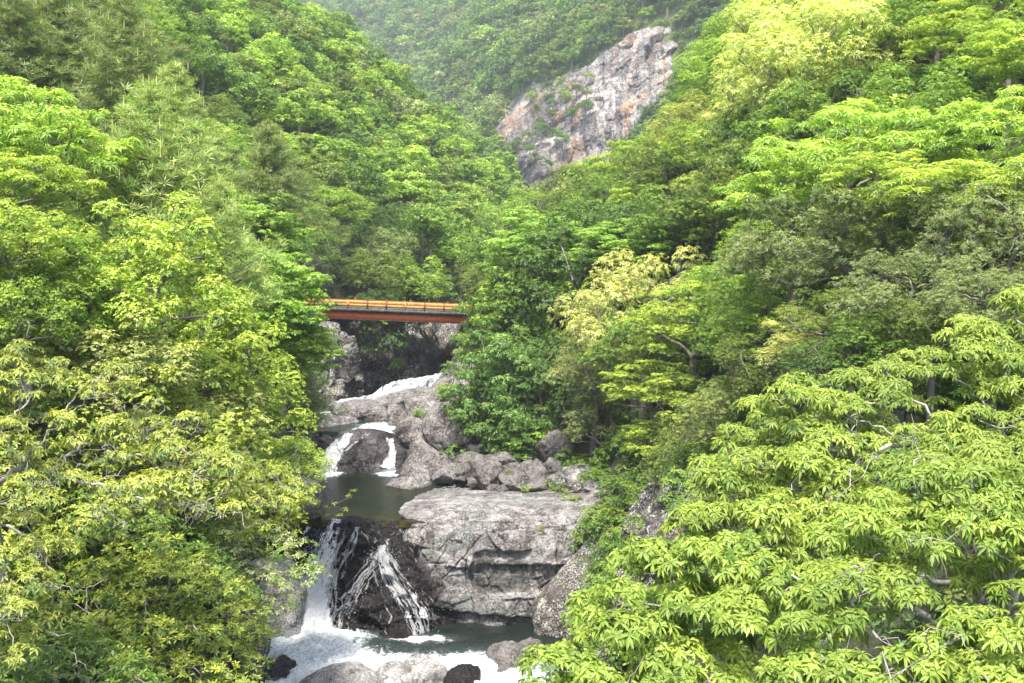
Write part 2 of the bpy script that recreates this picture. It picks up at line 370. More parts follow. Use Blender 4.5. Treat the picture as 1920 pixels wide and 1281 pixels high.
# the grey slab right of it
cols = [728, 752, 790, 835, 880, 930, 985, 1040, 1082, 1112, 1150, 1200]
offd = [3.0, 1.2, .3, -.2, 0, -.3, -.1, 0, .2, .9, 2.6, 5.5]
offz = [-1.3, -.55, -.15, 0, .05, .05, 0, .15, .25, .5, .8, 1.2]
prof = [(-17.6, 83.5), (-16.95, 80.5), (-16.75, 76.5), (-16.45, 73.2), (-16.5, 71.0), (-16.8, 69.9), (-16.75, 69.3), (-17.5, 68.6), (-18.7, 68.3), (-19.9, 68.1), (-20.75, 67.95), (-20.95, 67.3), (-21.8, 66.95), (-22.7, 66.85), (-24.8, 66.6)]
rows = [[Wz(px, Z+offz[i]*(1 if j < 9 else .3), d+offd[i]) for i, px in enumerate(cols)] for j, (Z, d) in enumerate(prof)]
def wet_slab(p):
    px, py, _ = proj(p); n = fbm(p*.8, 3, 77)
    return np.clip(sm(py+n*22, 1050+(px-800)*1.0, 1110+(px-800)*1.1)*sm(-px, -905, -840)+.75*sm(py, 1172, 1184)+.5*sm(px+n*8, 890, 896)*sm(-px-n*8, -990, -984)*sm(py+n*10, 1046, 1052)*sm(-py, -1113, -1109), 0, 1)
def slab_joints(p):
    px, py, _ = proj(p); px = px+10*vnoise(p*.5, 31)+3*vnoise(p*2.2, 32); py = py+7*vnoise(p*.6+9, 33)+2*vnoise(p*2.5, 34); d = np.zeros(len(p))
    st = lambda x, a, w=1.6: sm(x, a-w, a+w)
    face = st(py, 1002, 3)
    d -= .26*st(px, 888)*st(-px, -992)*st(py, 1040+(px-888)*-.12)*st(-py, -1112)          # recessed slate panel
    d -= .14*st(px, 992)*st(-px, -1045)*st(py, 1072)*st(-py, -1112)
    d += .30*st(px, 850+(py-1000)*-.25)*face*st(-py, -1060); d -= .25*st(px, 1040)*face
    d += .35*st(py, 1118)*st(-py, -1150-(px-900)*.05); d -= .2*st(px, 935+(py-1120)*.7)*st(py, 1120)
    for a, sl in ((800, .35), (838, .30), (870, -.1), (1046, .08), (1078, .15), (905, .9)):      # open joints
        e = np.abs(px-(a+(py-1000)*-sl)); d -= .16*np.clip(1-e/2.6, 0, 1)*face
    for b, sl in ((975, .10), (1003, -.13), (1058, .06), (1113, -.02), (1150, .06)):
        e = np.abs(py-(b+(px-900)*sl)); d -= .13*np.clip(1-e/2.2, 0, 1)*(.3+.7*st(vnoise(p*.4+b, 3)*10, 0))
    return d
rock_sheet('grey_rock_slab', rows, 300, 380, ROCK_SLAB, [(3.0, (1.5, 1, .8), .20, (.08, .12, .25)), (1.5, (.8, 1, 1.1), .16, (.1, .25, -.2)), (.6, (1.2, 1, .6), .03, (.8, .1, .2))], .02, wet_slab, 21,
           'big pale grey fractured rock slab between the two pools, right of the lowest waterfall', amp=lambda p: .35+.65*sm(-p[:, 1], -73, -69.5), extra=slab_joints)

# rock shoulder climbing from the upper pool towards the bridge
R = [(936, 700, 985, 80.5), (917, 703, 985, 82.3), (903, 712, 985, 83.4), (892, 735, 985, 84.5), (868, 752, 985, 86), (842, 766, 985, 88), (815, 748, 985, 90), (785, 748, 985, 93), (760, 772, 985, 97), (728, 808, 985, 101.5), (698, 836, 975, 106), (655, 862, 975, 112), (610, 880, 985, 118)]
rows = []
for py, lft, rgt, d in R:
    r = [Pt(lft-4, py+26, d+3.4), Pt(lft, py+6, d+.9)]
    for s in (.08, .22, .4, .6, .8, 1): r.append(Pt(lft+(rgt-lft)*s, py-(10 if py > 800 else 0)*s, d-.5+s*1.0))
    rows.append(r)
def wet_sh(p):
    px, py, _ = proj(p); return np.clip(sm(py, 908, 922)*.7+sm(-px, -760, -745)*sm(py, 800, 830)*sm(-py, -905, -890)*.8, 0, 1)
rock_sheet('mauve_rock_shoulder', rows, 300, 200, ROCK_MAUVE, [(4.0, (1, 1, .9), .75, (.25, .4, .1)), (1.7, (1, 1, .8), .32, (.2, .6, -.3)), (.6, (1.2, 1, .7), .06, (.8, .1, .2))], .07, wet_sh, 41,
           'purplish brown rock shoulder rising from the upper pool to the foot of the bridge')

# wall behind the bridge
cols = [560, 598, 625, 648, 668, 720, 760, 800, 850, 900, 950]
base = [108, 110, 110.5, 113, 119, 120, 119.5, 119, 118, 117, 119]
rows = []
for py, dd in [(590, 6), (598, 4.5), (608, 2.8), (640, 1), (680, 0), (720, -.6), (760, -1.2), (800, -1.8), (830, -2.2)]:
    rows.append([Pt(px, py+(0 if i else 0), base[i]+dd) for i, px in enumerate(cols)])
def wet_wall(p):
    px, py, _ = proj(p); w = sm(py, 735, 770)*.8
    return np.clip(w+.8*sm(px, 770, 815)*sm(py, 655-(px-800)*.3, 685-(px-800)*.3)+.9*sm(px, 862, 874), 0, 1)
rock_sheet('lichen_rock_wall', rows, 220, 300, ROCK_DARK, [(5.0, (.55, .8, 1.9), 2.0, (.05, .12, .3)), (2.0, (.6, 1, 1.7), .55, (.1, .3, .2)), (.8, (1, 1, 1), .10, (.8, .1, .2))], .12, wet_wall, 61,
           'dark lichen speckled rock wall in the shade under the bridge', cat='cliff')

# cascade rock between upper pool and the plunge basin
cols = [575, 600, 640, 680, 715, 745, 765]
bul = [0, .1, .7, 1.2, .9, .1, -.4]
rows = []
for Z, d, b in [(-15.2, 96, 0), (-14.6, 93, 0), (-14.28, 91, 0), (-14.6, 90.3, .3), (-15.4, 89.6, .7), (-16.3, 88.9, .95), (-17.05, 88.3, 1.0), (-18.5, 87.8, 1.)]:
    rows.append([Wz(px, Z+(.38*max(0, bul[i]-.3) if 90.9 < d < 91.1 else 0), d-b*bul[i]) for i, px in enumerate(cols)])
rock_sheet('cascade_rock', rows, 110, 190, ROCK_WET, [(2.0, (1, 1, .8), .34, (.3, .2, .9)), (.8, (1, 1, .6), .14, (.1, .5, .7)), (.3, (1, 1, 1), .04, (.8, .1, .2))], .08,
           lambda p: np.clip(.62+.5*fbm(p*.9, 3, 8), 0, 1), 81, 'dark domed rock between the two small falls at the head of the upper pool', amp=lambda p: sm(-p[:, 1], -91.6, -90)*.9+.1)

# boulders: convex bodies cut by random planes, corners softened
def ico(sub):
    import bmesh
    bm = bmesh.new(); bmesh.ops.create_icosphere(bm, subdivisions=sub, radius=1)
    V = np.array([v.co[:] for v in bm.verts]); F = np.array([[v.index for v in f.verts] for f in bm.faces]); bm.free(); return V, F
ICO5 = ico(5); ICO6 = ico(6)
def boulder_mesh(name, seed, npl=14, soft=10, mat=None, size=(1, 1, 1), rough=.03, hi=False, wetf=None, planes=None):
    r = np.random.default_rng(seed); V, F = ICO6 if hi else ICO5
    if planes is None:
        Nn = r.normal(size=(npl, 3)); Nn /= np.linalg.norm(Nn, axis=1, keepdims=True); D = r.uniform(.72, 1.0, npl)
    else:
        P = np.array(planes, float); Nn = P[:, :3]/np.linalg.norm(P[:, :3], axis=1, keepdims=True); D = P[:, 3]
    c = np.clip((V@Nn.T)/D, 0.02, None); rad = 1/((c**soft).sum(1)**(1/soft))
    rad = np.minimum(rad, 1.25)
    v = V*rad[:, None]
    v = v*(1+rough*1.6*fbm(v*1.7+seed, 3, seed)+rough*.8*fbm(v*6+seed, 3, seed+3))[:, None]
    v = v*np.array(size)
    w = wetf(v) if wetf else np.zeros(len(v))
    return mesh_np(name, v, F, mat, {'wet': w}, smooth=False)
def put_rock(name, me, P, rot=(0, 0, 0), s=1, label=None, cat='boulder', group=None):
    o = obj(name, me); o.location = tuple(P); o.rotation_euler = rot; o.scale = (s, s, s) if np.isscalar(s) else s
    return tag(o, label, cat, group)
lowwet = lambda z0, z1: (lambda v: sm(-v[:, 2], -z1, -z0))
# named ones
put_rock('boulder', boulder_mesh('round_boulder', 5, 20, 7, ROCK_PALE, (2.75, 2.3, 2.5), .02, True), Pt(622, 1345, 55.5), label='large smooth rounded pale boulder in the white water at the bottom edge')
put_rock('boulder', boulder_mesh('split_boulder', 8, 0, 26, ROCK_PALE, (1.7, 1.4, 1.6), .02, True, lowwet(-.9, -.4), planes=[(-.1, -.2, 1, .78), (.75, -1, .15, .62), (-1, -.25, .2, .62), (.9, .5, .5, .75), (0, 1, 0, .9), (0, 0, -1, .8), (-.6, -1, -.2, .8), (.9, -.1, -.2, .9)]),
         Pt(800, 1290, 57.5), (0, 0, .15), label='angular split grey boulder with a flat slate face, standing in the lower pool')
put_rock('boulder', boulder_mesh('slant_boulder', 9, 11, 18, ROCK_PALE, (1.35, 1.2, 1.1), .03, True, lowwet(-.5, .1)), Pt(748, 1288, 58), (0, .2, .6), label='low cracked grey boulder leaning on the left of the split boulder')
put_rock('boulder', boulder_mesh('small_boulder', 12, 10, 14, ROCK_PALE, (.72, .7, .9), .04), Pt(776, 1294, 56.0), (0, .1, .2), label='small tan pointed rock in front of the split boulder')
put_rock('boulder', boulder_mesh('wet_boulder', 14, 12, 10, ROCK_BOULDER, (1.5, 1.5, 1.35), .06, True, lowwet(-.9, .3)), Pt(958, 1245, 60.3), (0, 0, .4), label='brown wet boulder beside the foreground leaves, water sliding past it')
put_rock('boulder', boulder_mesh('wet_boulder', 15, 12, 12, ROCK_BOULDER, (.8, .8, .8), .06, False, lowwet(-.5, .3)), Pt(990, 1222, 62), (0, 0, .9), label='small brown rock just behind the wet boulder in the lower pool')
put_rock('boulder', boulder_mesh('wet_boulder', 16, 12, 12, ROCK_BOULDER, (1.0, 1, .85), .08, False, lambda v: np.ones(len(v))), Pt(872, 1279, 57.5), label='small black wet rock awash at the bottom edge of the stream')
put_rock('boulder', boulder_mesh('left_boulder', 18, 12, 9, ROCK_PALE, (2.3, 2.6, 3.6), .035, True, lowwet(-3.1, -2.6)), Pt(512, 1128, 66.5), (0, .12, .3), label='tall light grey boulder on the left bank where the white water lands')
put_rock('boulder', boulder_mesh('left_boulder', 19, 12, 12, ROCK_BOULDER, (1.4, 1.5, 1.2), .09, True, lambda v: np.clip(.7+.4*fbm(v, 2, 4), 0, 1)), Pt(508, 1275, 59), label='black wet rock at the foot of the left bank, under the shrubs')
put_rock('boulder', boulder_mesh('left_boulder', 22, 11, 10, ROCK_PALE, (1.5, 1.8, 2.3), .03, True, lowwet(-1.9, -1.5)), Pt(556, 930, 71.8), (0, .1, .6), label='smooth grey boulder on the left edge of the upper pool')
put_rock('boulder', boulder_mesh('left_boulder', 24, 11, 10, ROCK_PALE, (1.7, 1.7, 1.5), .04, True), Pt(536, 838, 79.5), (0, 0, .2), label='pinkish pale boulder above the upper pool on the left bank')
put_rock('boulder', boulder_mesh('mid_boulder', 26, 12, 9, ROCK_MAUVE, (2.9, 2.2, 1.5), .05, True, lowwet(-.9, -.5)), Pt(682, 782, 99.5), (0, 0, .1), label='low lichen speckled boulder between the foaming chute and the basin')
put_rock('boulder', boulder_mesh('mid_boulder', 27, 12, 9, ROCK_MAUVE, (1.3, 1.3, 1.1), .05, False), Pt(742, 784, 99), label='small round rock on the right of the low lichen boulder')
put_rock('boulder', boulder_mesh('mid_boulder', 28, 12, 9, ROCK_MAUVE, (2.5, 2.2, 1.7), .05, True, lowwet(-.9, -.4)), Pt(622, 812, 95.5), (0, .25, .1), label='grey sloping rock left of the basin, half under the pine branch')
put_rock('boulder', boulder_mesh('mid_boulder', 30, 13, 12, ROCK_MAUVE, (3.7, 2.6, 1.9), .06, True, lowwet(-1.2, -.7)), Pt(772, 758, 103.2), (0, -.28, .1), label='long cracked boulder under the foaming chute')
put_rock('boulder', boulder_mesh('white_boulder', 31, 12, 9, ROCK_PALE, (.75, .5, .4), .02), Pt(853, 777, 91.6), (0, -.1, .2), label='small whitish stone on top of the mauve rock shoulder')
put_rock('boulder', boulder_mesh('cube_boulder', 33, 9, 22, ROCK_MAUVE, (2.9, 2.0, 2.2), .03, True), Pt(868, 812, 89.8), (0, .08, .1), label='large flat faced purple brown block under the maple branches')
put_rock('boulder', boulder_mesh('facet_boulder', 35, 10, 24, ROCK_MAUVE, (1.0, .9, .85), .03), Pt(838, 892, 82.4), (.1, .2, .5), label='sharp faceted purple block on the low shore of the upper pool')
put_rock('boulder', boulder_mesh('lichen_outcrop', 37, 14, 12, ROCK_SLAB, (3.1, 2.6, 2.5), .12, True), Pt(1140, 935, 77.5), (0, 0, .2), label='knobbly whitish outcrop behind the right end of the grey slab', cat='rock')
put_rock('boulder', boulder_mesh('lichen_outcrop', 38, 14, 12, ROCK_DARK, (2.3, 2.0, 1.7), .10, True), Pt(1095, 930, 78.5), (0, -.2, .2), label='dark low outcrop with white patches behind the slab shelf', cat='rock')
put_rock('boulder', boulder_mesh('right_wall', 39, 10, 12, ROCK_DARK, (2.9, 3.0, 4.2), .06, True), Pt(1112, 1130, 66.2), (0, .28, .2), label='dark leaning rock at the right end of the grey slab, above the foreground leaves', cat='rock')
# boulder pile under the maple: (px,py, half width px, height ratio, d)
pile = [(905,890,29,1,80.3),(938,900,18,1,80.5),(966,908,24,.8,79.6),(1003,912,20,.8,79.8),(998,890,27,1,81.5),(974,897,16,.8,81),(1034,882,21,.9,82),(962,880,18,.7,83),(948,868,22,.7,84),(918,866,14,.9,84.5),(938,852,20,.75,86),(925,844,14,.8,87),(975,855,15,1,86),(1003,850,23,.9,85.5),(1036,848,27,1.2,84.5),(1012,838,20,.8,88),(965,845,14,.7,87.5),(882,862,18,.9,84),(893,845,16,.7,88),(912,838,22,.7,89),(950,835,24,.6,90),(1060,878,16,.9,83),(1052,900,24,.7,80.5),(870,880,16,.8,82.5),(888,905,10,.8,79.5),(924,915,12,.6,79.2),(943,918,9,.8,78.8),(905,928,10,.5,78.5),(935,932,11,.8,77.9),(986,872,13,.7,84),(1010,872,12,.8,84),(920,885,10,.7,82.5),(885,830,20,.6,91),(985,830,18,.7,91),(1030,865,12,.8,84.6),(865,898,9,.7,81.5),(950,890,10,.8,82),(1075,905,14,.8,80)]
BP = [boulder_mesh('pile_boulder', 100+i, 11+i, 9+i*2, ROCK_BOULDER, (1, 1, 1), .05) for i in range(6)]
ORD = 'first second third fourth fifth sixth seventh eighth ninth tenth eleventh twelfth thirteenth fourteenth fifteenth sixteenth seventeenth eighteenth'.split()
PL = {}
for nm_, lo, hi in (('back', 0, 850), ('middle', 850, 881), ('front', 881, 2000)):
    for n_, i_ in enumerate(sorted([i for i, q in enumerate(pile) if lo <= q[1] < hi], key=lambda i: pile[i][0])):
        PL[i_] = '%s dark boulder, %s from the left in the %s row under the maple' % ('big' if pile[i_][2] > 19 else 'small', ORD[n_], nm_)
PL[0] = 'largest round boulder at the front left of the boulder heap'
for i, (px, py, w, hr, d) in enumerate(pile):
    s = w/2000*d*1.08; r = random.Random(i)
    put_rock('boulder', BP[i % 6], Pt(px, py, d), (r.uniform(-.3, .3), r.uniform(-.3, .3), r.uniform(0, 6)), (s, s*1.1, s*hr),
             label=PL[i], group='boulders heaped under the maple')
# rocky left bank face beside the pools (behind the shrubs)
rows = []
for Z, o in [(-25, 0.8), (-22.5, 0), (-19, -.6), (-16, -1.6), (-13, -2.6), (-10, -4.5)]:
    rows.append([np.array([x+o, y, Z]) for x, y in [(-12.6, 50), (-14.0, 58), (-15.8, 65), (-17.0, 70), (-17.4, 76), (-17.8, 84), (-18.6, 92), (-20.5, 100), (-22.5, 108)]])
rock_sheet('left_bank_rock', rows, 110, 300, ROCK_DARK, [(3.0, (1, 1, .9), .7, (.25, .4, .1)), (1.1, (1, 1, .8), .3, (.2, .6, -.3))], .2, lambda p: sm(-p[:, 2], 21.5, 22.6), 121, kind='structure')
rows = []
for Z, o in [(-25, -1.2), (-22.5, 0), (-19, .8), (-16, 1.8), (-13, 3.2), (-10.5, 6)]:
    rows.append([np.array([x+o, y, Z]) for x, y in [(3.0, 46), (4.0, 54), (5.0, 60), (5.8, 66), (7.0, 71), (8, 78), (8.5, 86)]])
rock_sheet('right_bank_rock', rows, 90, 200, ROCK_DARK, [(3.0, (1, 1, .9), .7, (.25, .4, .1)), (1.1, (1, 1, .8), .3, (.2, .6, -.3))], .2, None, 131, kind='structure')

# the landslide scar on the mountain: bare rock set into the mountain side, traced as rows of (py, left px, right px)
Rr = [(425, 992, 1120), (385, 990, 1120), (350, 984, 1120), (325, 965, 1140), (300, 955, 1150), (270, 940, 1165), (240, 928, 1200), (205, 945, 1228), (175, 975, 1255), (145, 1075, 1268), (115, 1118, 1272), (90, 1150, 1272), (68, 1180, 1266), (52, 1215, 1258)]
def mount_d(px, py):
    u = (px-960)/2000; v = (640.5-py)/2000; h = mbvh.ray_cast(Vector((0, 0, 0)), Vector((u, cp+v*sp, -sp+v*cp)).normalized())
    return h[0].y if h[0] is not None else 400
rows = []; Rr = np.array(Rr, float)
for t in np.linspace(0, len(Rr)-1, 34):
    i = min(int(t), len(Rr)-2); py, a, b = Rr[i]+(Rr[i+1]-Rr[i])*(t-i); w_ = 9*vnoise(np.array([[py*.06, 0, 0], [py*.06, 9, 0]]), 3)
    a += w_[0]; b += w_[1]
    rows.append([Pt(a+(b-a)*s, py, mount_d(a+(b-a)*s, py)-(6.5*math.sqrt(max(0, 4*s*(1-s)))*min(1, (33-t*33/13)*.2+.15)-.5)) for s in np.linspace(0, 1, 26)])
rows = np.array(rows)
def scar_amp(p): return np.ones(len(p))
scar = rock_sheet('landslide_scar', rows, 330, 260, ROCK_SCAR, [(24, (.7, 1, 2.6), 2.6, (.3, .75, .3)), (9, (.4, 1, 3.0), .9, (.2, .85, .25)), (3.6, (.5, 1, 2.0), .2, (.8, .6, .2))], .25, lambda p: np.clip(.50*sm(-p[:, 0], -30, -6)*(.8+1.2*fbm(p*.10, 3, 5)), 0, .8), 151,
           'bare grey and tan landslide cliff on the far mountainside', cat='cliff')
SCAR_POLY0 = [(1120, 430), (985, 430), (980, 350), (950, 320), (925, 240), (940, 200), (1010, 168), (1060, 180), (1080, 150), (1115, 120), (1150, 85), (1190, 55), (1260, 45), (1280, 110), (1262, 180), (1220, 215), (1195, 260), (1180, 300)]
SCAR_POLY = [(a-3, py) for py, a, b in Rr]+[(b+3, py) for py, a, b in Rr[::-1]]
def in_poly(x, y, poly):
    x = np.asarray(x, float); y = np.asarray(y, float); c = np.zeros(x.shape, bool); n = len(poly)
    for i in range(n):
        x1, y1 = poly[i]; x2, y2 = poly[(i+1) % n]
        m = ((y1 > y) != (y2 > y)) & (x < (x2-x1)*(y-y1)/((y2-y1) or 1e-9)+x1); c ^= m
    return c

# ------------------------------------------------------------------ water
def water_material(name, deep, shallow, bump=.05, bscale=2.2, foam_hard=.12, spec=.5):
    m = NT(name); co = m.n('ShaderNodeTexCoord').outputs['Object']
    foam = m.attr('foam').outputs['Fac']; sh = m.attr('shallow').outputs['Fac']
    n1 = m.noise(m.mapping(co, (1, .55, 1)), bscale, 5, .65, .8); n2 = m.noise(co, bscale*4, 4, .7, .5)
    col = m.mix(sh, deep, m.mix(m.ramp(m.noise(co, 1.4, 5, .7), .4, .6), shallow, tuple(x*.35 for x in shallow)))
    nn = m.math('ADD', m.math('MULTIPLY', n1, .6), m.math('MULTIPLY', n2, .4))
    thr = m.math('SUBTRACT', 1.02, foam); f = m.n('ShaderNodeMapRange'); f.clamp = True
    f.interpolation_type = 'SMOOTHSTEP'
    m.l(m.math('SUBTRACT', nn, m.math('MULTIPLY', thr, .78)), f.inputs[0]); f.inputs[1].default_value = 0; f.inputs[2].default_value = foam_hard
    fm = f.outputs[0]
    col = m.mix(m.math('MULTIPLY', m.ramp(foam, .15, .8), .5), col, (.10, .14, .135))
    p = m.principled(col, .05, IOR=1.33); p.inputs['Specular IOR Level'].default_value = spec; bm = m.bump(nn, bump); m.l(bm, p.inputs['Normal'])
    w = m.principled(m.mix(m.ramp(n2, .35, .62), (.28, .33, .34), (.74, .76, .76)), .6); m.l(m.bump(nn, .25), w.inputs['Normal'])
    ms = m.n('ShaderNodeMixShader'); m.l(fm, ms.inputs[0]); m.l(p.outputs[0], ms.inputs[1]); m.l(w.outputs[0], ms.inputs[2]); m.l(ms.outputs[0], m.out.inputs[0]); return m.m
W_POOL = water_material('pool_water', (.009, .015, .008), (.045, .036, .012), .045, 2.6, spec=.04)
W_RAPID = water_material('rapid_water', (.010, .014, .011), (.05, .045, .02), .14, 1.5, .26)
def blob(px, py, cx, cy, rx, ry): return np.exp(-(((px-cx)/rx)**2+((py-cy)/ry)**2))
def water(name, x0, x1, y0, y1, Z, st, mat, wave, foamf, shallowf=None, shp=None):
    xs = np.arange(x0, x1, st); yy = np.arange(y0, y1, st); X, Y = np.meshgrid(xs, yy)
    p = np.stack([X.ravel(), Y.ravel(), np.full(X.size, Z)], 1)
    px, py, _ = proj(p); fo = np.clip(foamf(px, py), 0, 1)
    q = p*np.array([.9, .9, 1]); p[:, 2] += wave*(fbm(q, 3, 71)*(.35+fo)+.5*fbm(q*3.1, 2, 72)*(.3+fo))
    if shp is not None: shp(p)
    shl = shallowf(px, py) if shallowf else np.zeros(len(p))
    return tag(obj(name, mesh_np(name, p, grid_faces(len(yy), len(xs)), mat, {'foam': fo, 'shallow': np.clip(shl, 0, 1)}, smooth=True)), kind='structure')
def pool_lip(p, y0=69.9):
    n = vnoise(p*np.array([.9, 0, 0]), 4)*.35+vnoise(p*np.array([2.7, 0, 0]), 6)*.15; k = 1-sm(p[:, 1], y0+.1, y0+2.6)
    p[:, 2] -= .32*(1-sm(p[:, 1], y0, y0+.6))**2; p[:, 1] += n*k
water('upper_pool', -19, 4, 69.9, 91, -17.0, .12, W_POOL, .015,
      lambda px, py: 1.0*blob(px, py, 607, 885, 34, 10)+.95*blob(px, py, 728, 884, 26, 9)+.42*blob(px, py, 590, 1000, 40, 14)+.10,
      lambda px, py: sm(py, 945, 990)*.9+blob(px, py, 760, 920, 60, 14)*.4, shp=pool_lip)
water('lower_pool', -17, 12, 46, 68.3, -22.75, .12, W_RAPID, .2,
      lambda px, py: 1.3*blob(px, py, 570, 1225, 90, 70)+.75*blob(px, py, 690, 1262, 90, 22)+.65*blob(px, py, 790, 1196, 75, 10)+.48*blob(px, py, 870, 1250, 80, 22)+.34*blob(px, py, 960, 1275, 60, 30)+.42*sm(py, 1190, 1235)+.55*blob(px, py, 640, 1190, 60, 10))
water('plunge_basin', -19, -6, 90.4, 104, -14.15, .12, W_POOL, .03,
      lambda px, py: (.66)*blob(px, py, 716, 800, 46, 8)+.75*blob(px, py, 690, 812, 40, 6)+.9*blob(px, py, 660, 772, 60, 9)+.15, shp=lambda p: pool_lip(p, 90.4))
water('upper_stream', -8, 10, 112, 150, -11.9, .3, W_POOL, .05, lambda px, py: .3+0*px)

def foam_material(name, dens, sx, sy, thr_edge=True, lo=(.36, .40, .42), hi=(.80, .82, .82)):
    """white falling water: opaque where the strand noise is high, clear between"""
    m = NT(name); u = m.attr('u').outputs['Fac']; v = m.attr('v').outputs['Fac']; den = m.attr('den').outputs['Fac']
    cv = m.n('ShaderNodeCombineXYZ'); m.l(m.math('MULTIPLY', u, sx), cv.inputs[0]); m.l(m.math('MULTIPLY', v, sy), cv.inputs[1])
    n1 = m.noise(cv.outputs[0], 1.0, 6, .7, .9); cv2 = m.n('ShaderNodeCombineXYZ'); m.l(m.math('MULTIPLY', u, sx*3.2), cv2.inputs[0]); m.l(m.math('MULTIPLY', v, sy*4), cv2.inputs[1])
    n2 = m.noise(cv2.outputs[0], 1.0, 5, .75, 1.2); nn = m.math('ADD', m.math('MULTIPLY', n1, .45), m.math('MULTIPLY', n2, .55))
    a = m.n('ShaderNodeMapRange'); a.interpolation_type = 'SMOOTHSTEP'; m.l(m.math('ADD', nn, m.math('MULTIPLY', m.math('SUBTRACT', den, .5), .75)), a.inputs[0]); a.inputs[1].default_value = .50; a.inputs[2].default_value = .58
    w = m.principled(m.mix(m.ramp(nn, .35, .6), lo, hi), .5); m.l(m.bump(nn, .5), w.inputs['Normal'])
    t = m.n('ShaderNodeBsdfTransparent'); ms = m.n('ShaderNodeMixShader'); m.l(a.outputs[0], ms.inputs[0]); m.l(t.outputs[0], ms.inputs[1]); m.l(w.outputs[0], ms.inputs[2]); m.l(ms.outputs[0], m.out.inputs[0]); return m.m
F_THIN = foam_material('thin_fall_water', .3, 6.5, 1.3)
F_RIB = foam_material('lace_water', .5, 7.0, 3.0, lo=(.55, .60, .62), hi=(.92, .93, .93))
F_RIB2 = foam_material('rushing_water', .5, 3.5, .8, lo=(.55, .60, .62), hi=(.92, .93, .93))
F_THICK = foam_material('white_fall_water', .8, 3.0, .7)
F_CHUTE = foam_material('chute_water', .8, 3.0, .7, lo=(.28, .32, .34), hi=(.64, .66, .66))
def fall(name, path, width, mat, den, bulge=.15, label=None, seed=0, nu=50, nv=140, rough=.07, surf=None, off=.12, edge=.5):
    """water running down a path of 3-D points, width (m) at each; den = density along path"""
    P = cr(np.array(path, float), np.linspace(0, len(path)-1, nv)); Wd = cr(np.array(width, float)[:, None], np.linspace(0, len(width)-1, nv))[:, 0]
    D = cr(np.array(den, float)[:, None], np.linspace(0, len(den)-1, nv))[:, 0]
    T = np.gradient(P, axis=0); T /= np.linalg.norm(T, axis=1, keepdims=True)
    # sideways: level direction across the run
    S = np.cross(T, np.array([0, -1, .35])); S /= np.linalg.norm(S, axis=1, keepdims=True)
    Nn = np.cross(S, T); Nn *= np.sign((Nn*[0, -1, .6]).sum(1))[:, None]
    s = np.linspace(-1, 1, nu); L = np.concatenate([[0], np.cumsum(np.linalg.norm(np.diff(P, axis=0), axis=1))])
    V = P[:, None]+S[:, None]*(s[None, :, None]*Wd[:, None, None]/2)+Nn[:, None]*((bulge*(1-s**2))[None, :, None])
    g = V.reshape(-1, 3); nn = np.repeat(Nn, nu, 0)
    if surf is not None:      # drape over the rock
        bv = surf; out = []
        for q, n in zip(g, nn):
            h = bv.ray_cast(Vector(q+n*3), Vector(-n), 8)
            out.append(np.array(h[0])+n*off if h[0] is not None else q)
        g = np.array(out)
    g = g+nn*(fbm(g*np.array([2.2, 2.2, 1.0]), 3, seed)*rough*2)[:, None]
    u = np.tile(s, nv)*np.repeat(Wd, nu)/2+seed; v = np.repeat(L, nu)
    den = np.repeat(D, nu)-edge*np.tile(np.abs(s)**3, nv)
    o = obj(name, mesh_np(name, g, grid_faces(nv, nu), mat, {'u': u, 'v': v, 'den': den}, smooth=True)); tag(o, kind='structure'); return o
def bvh_of(key):
    G = SHEETS[key][0]; r, c = G.shape[:2]; return BVHTree.FromPolygons([tuple(v) for v in G.reshape(-1, 3).tolist()], grid_faces(r, c).tolist())
LB = bvh_of('wet_rock_ledge3'); CB = bvh_of('cascade_rock81')
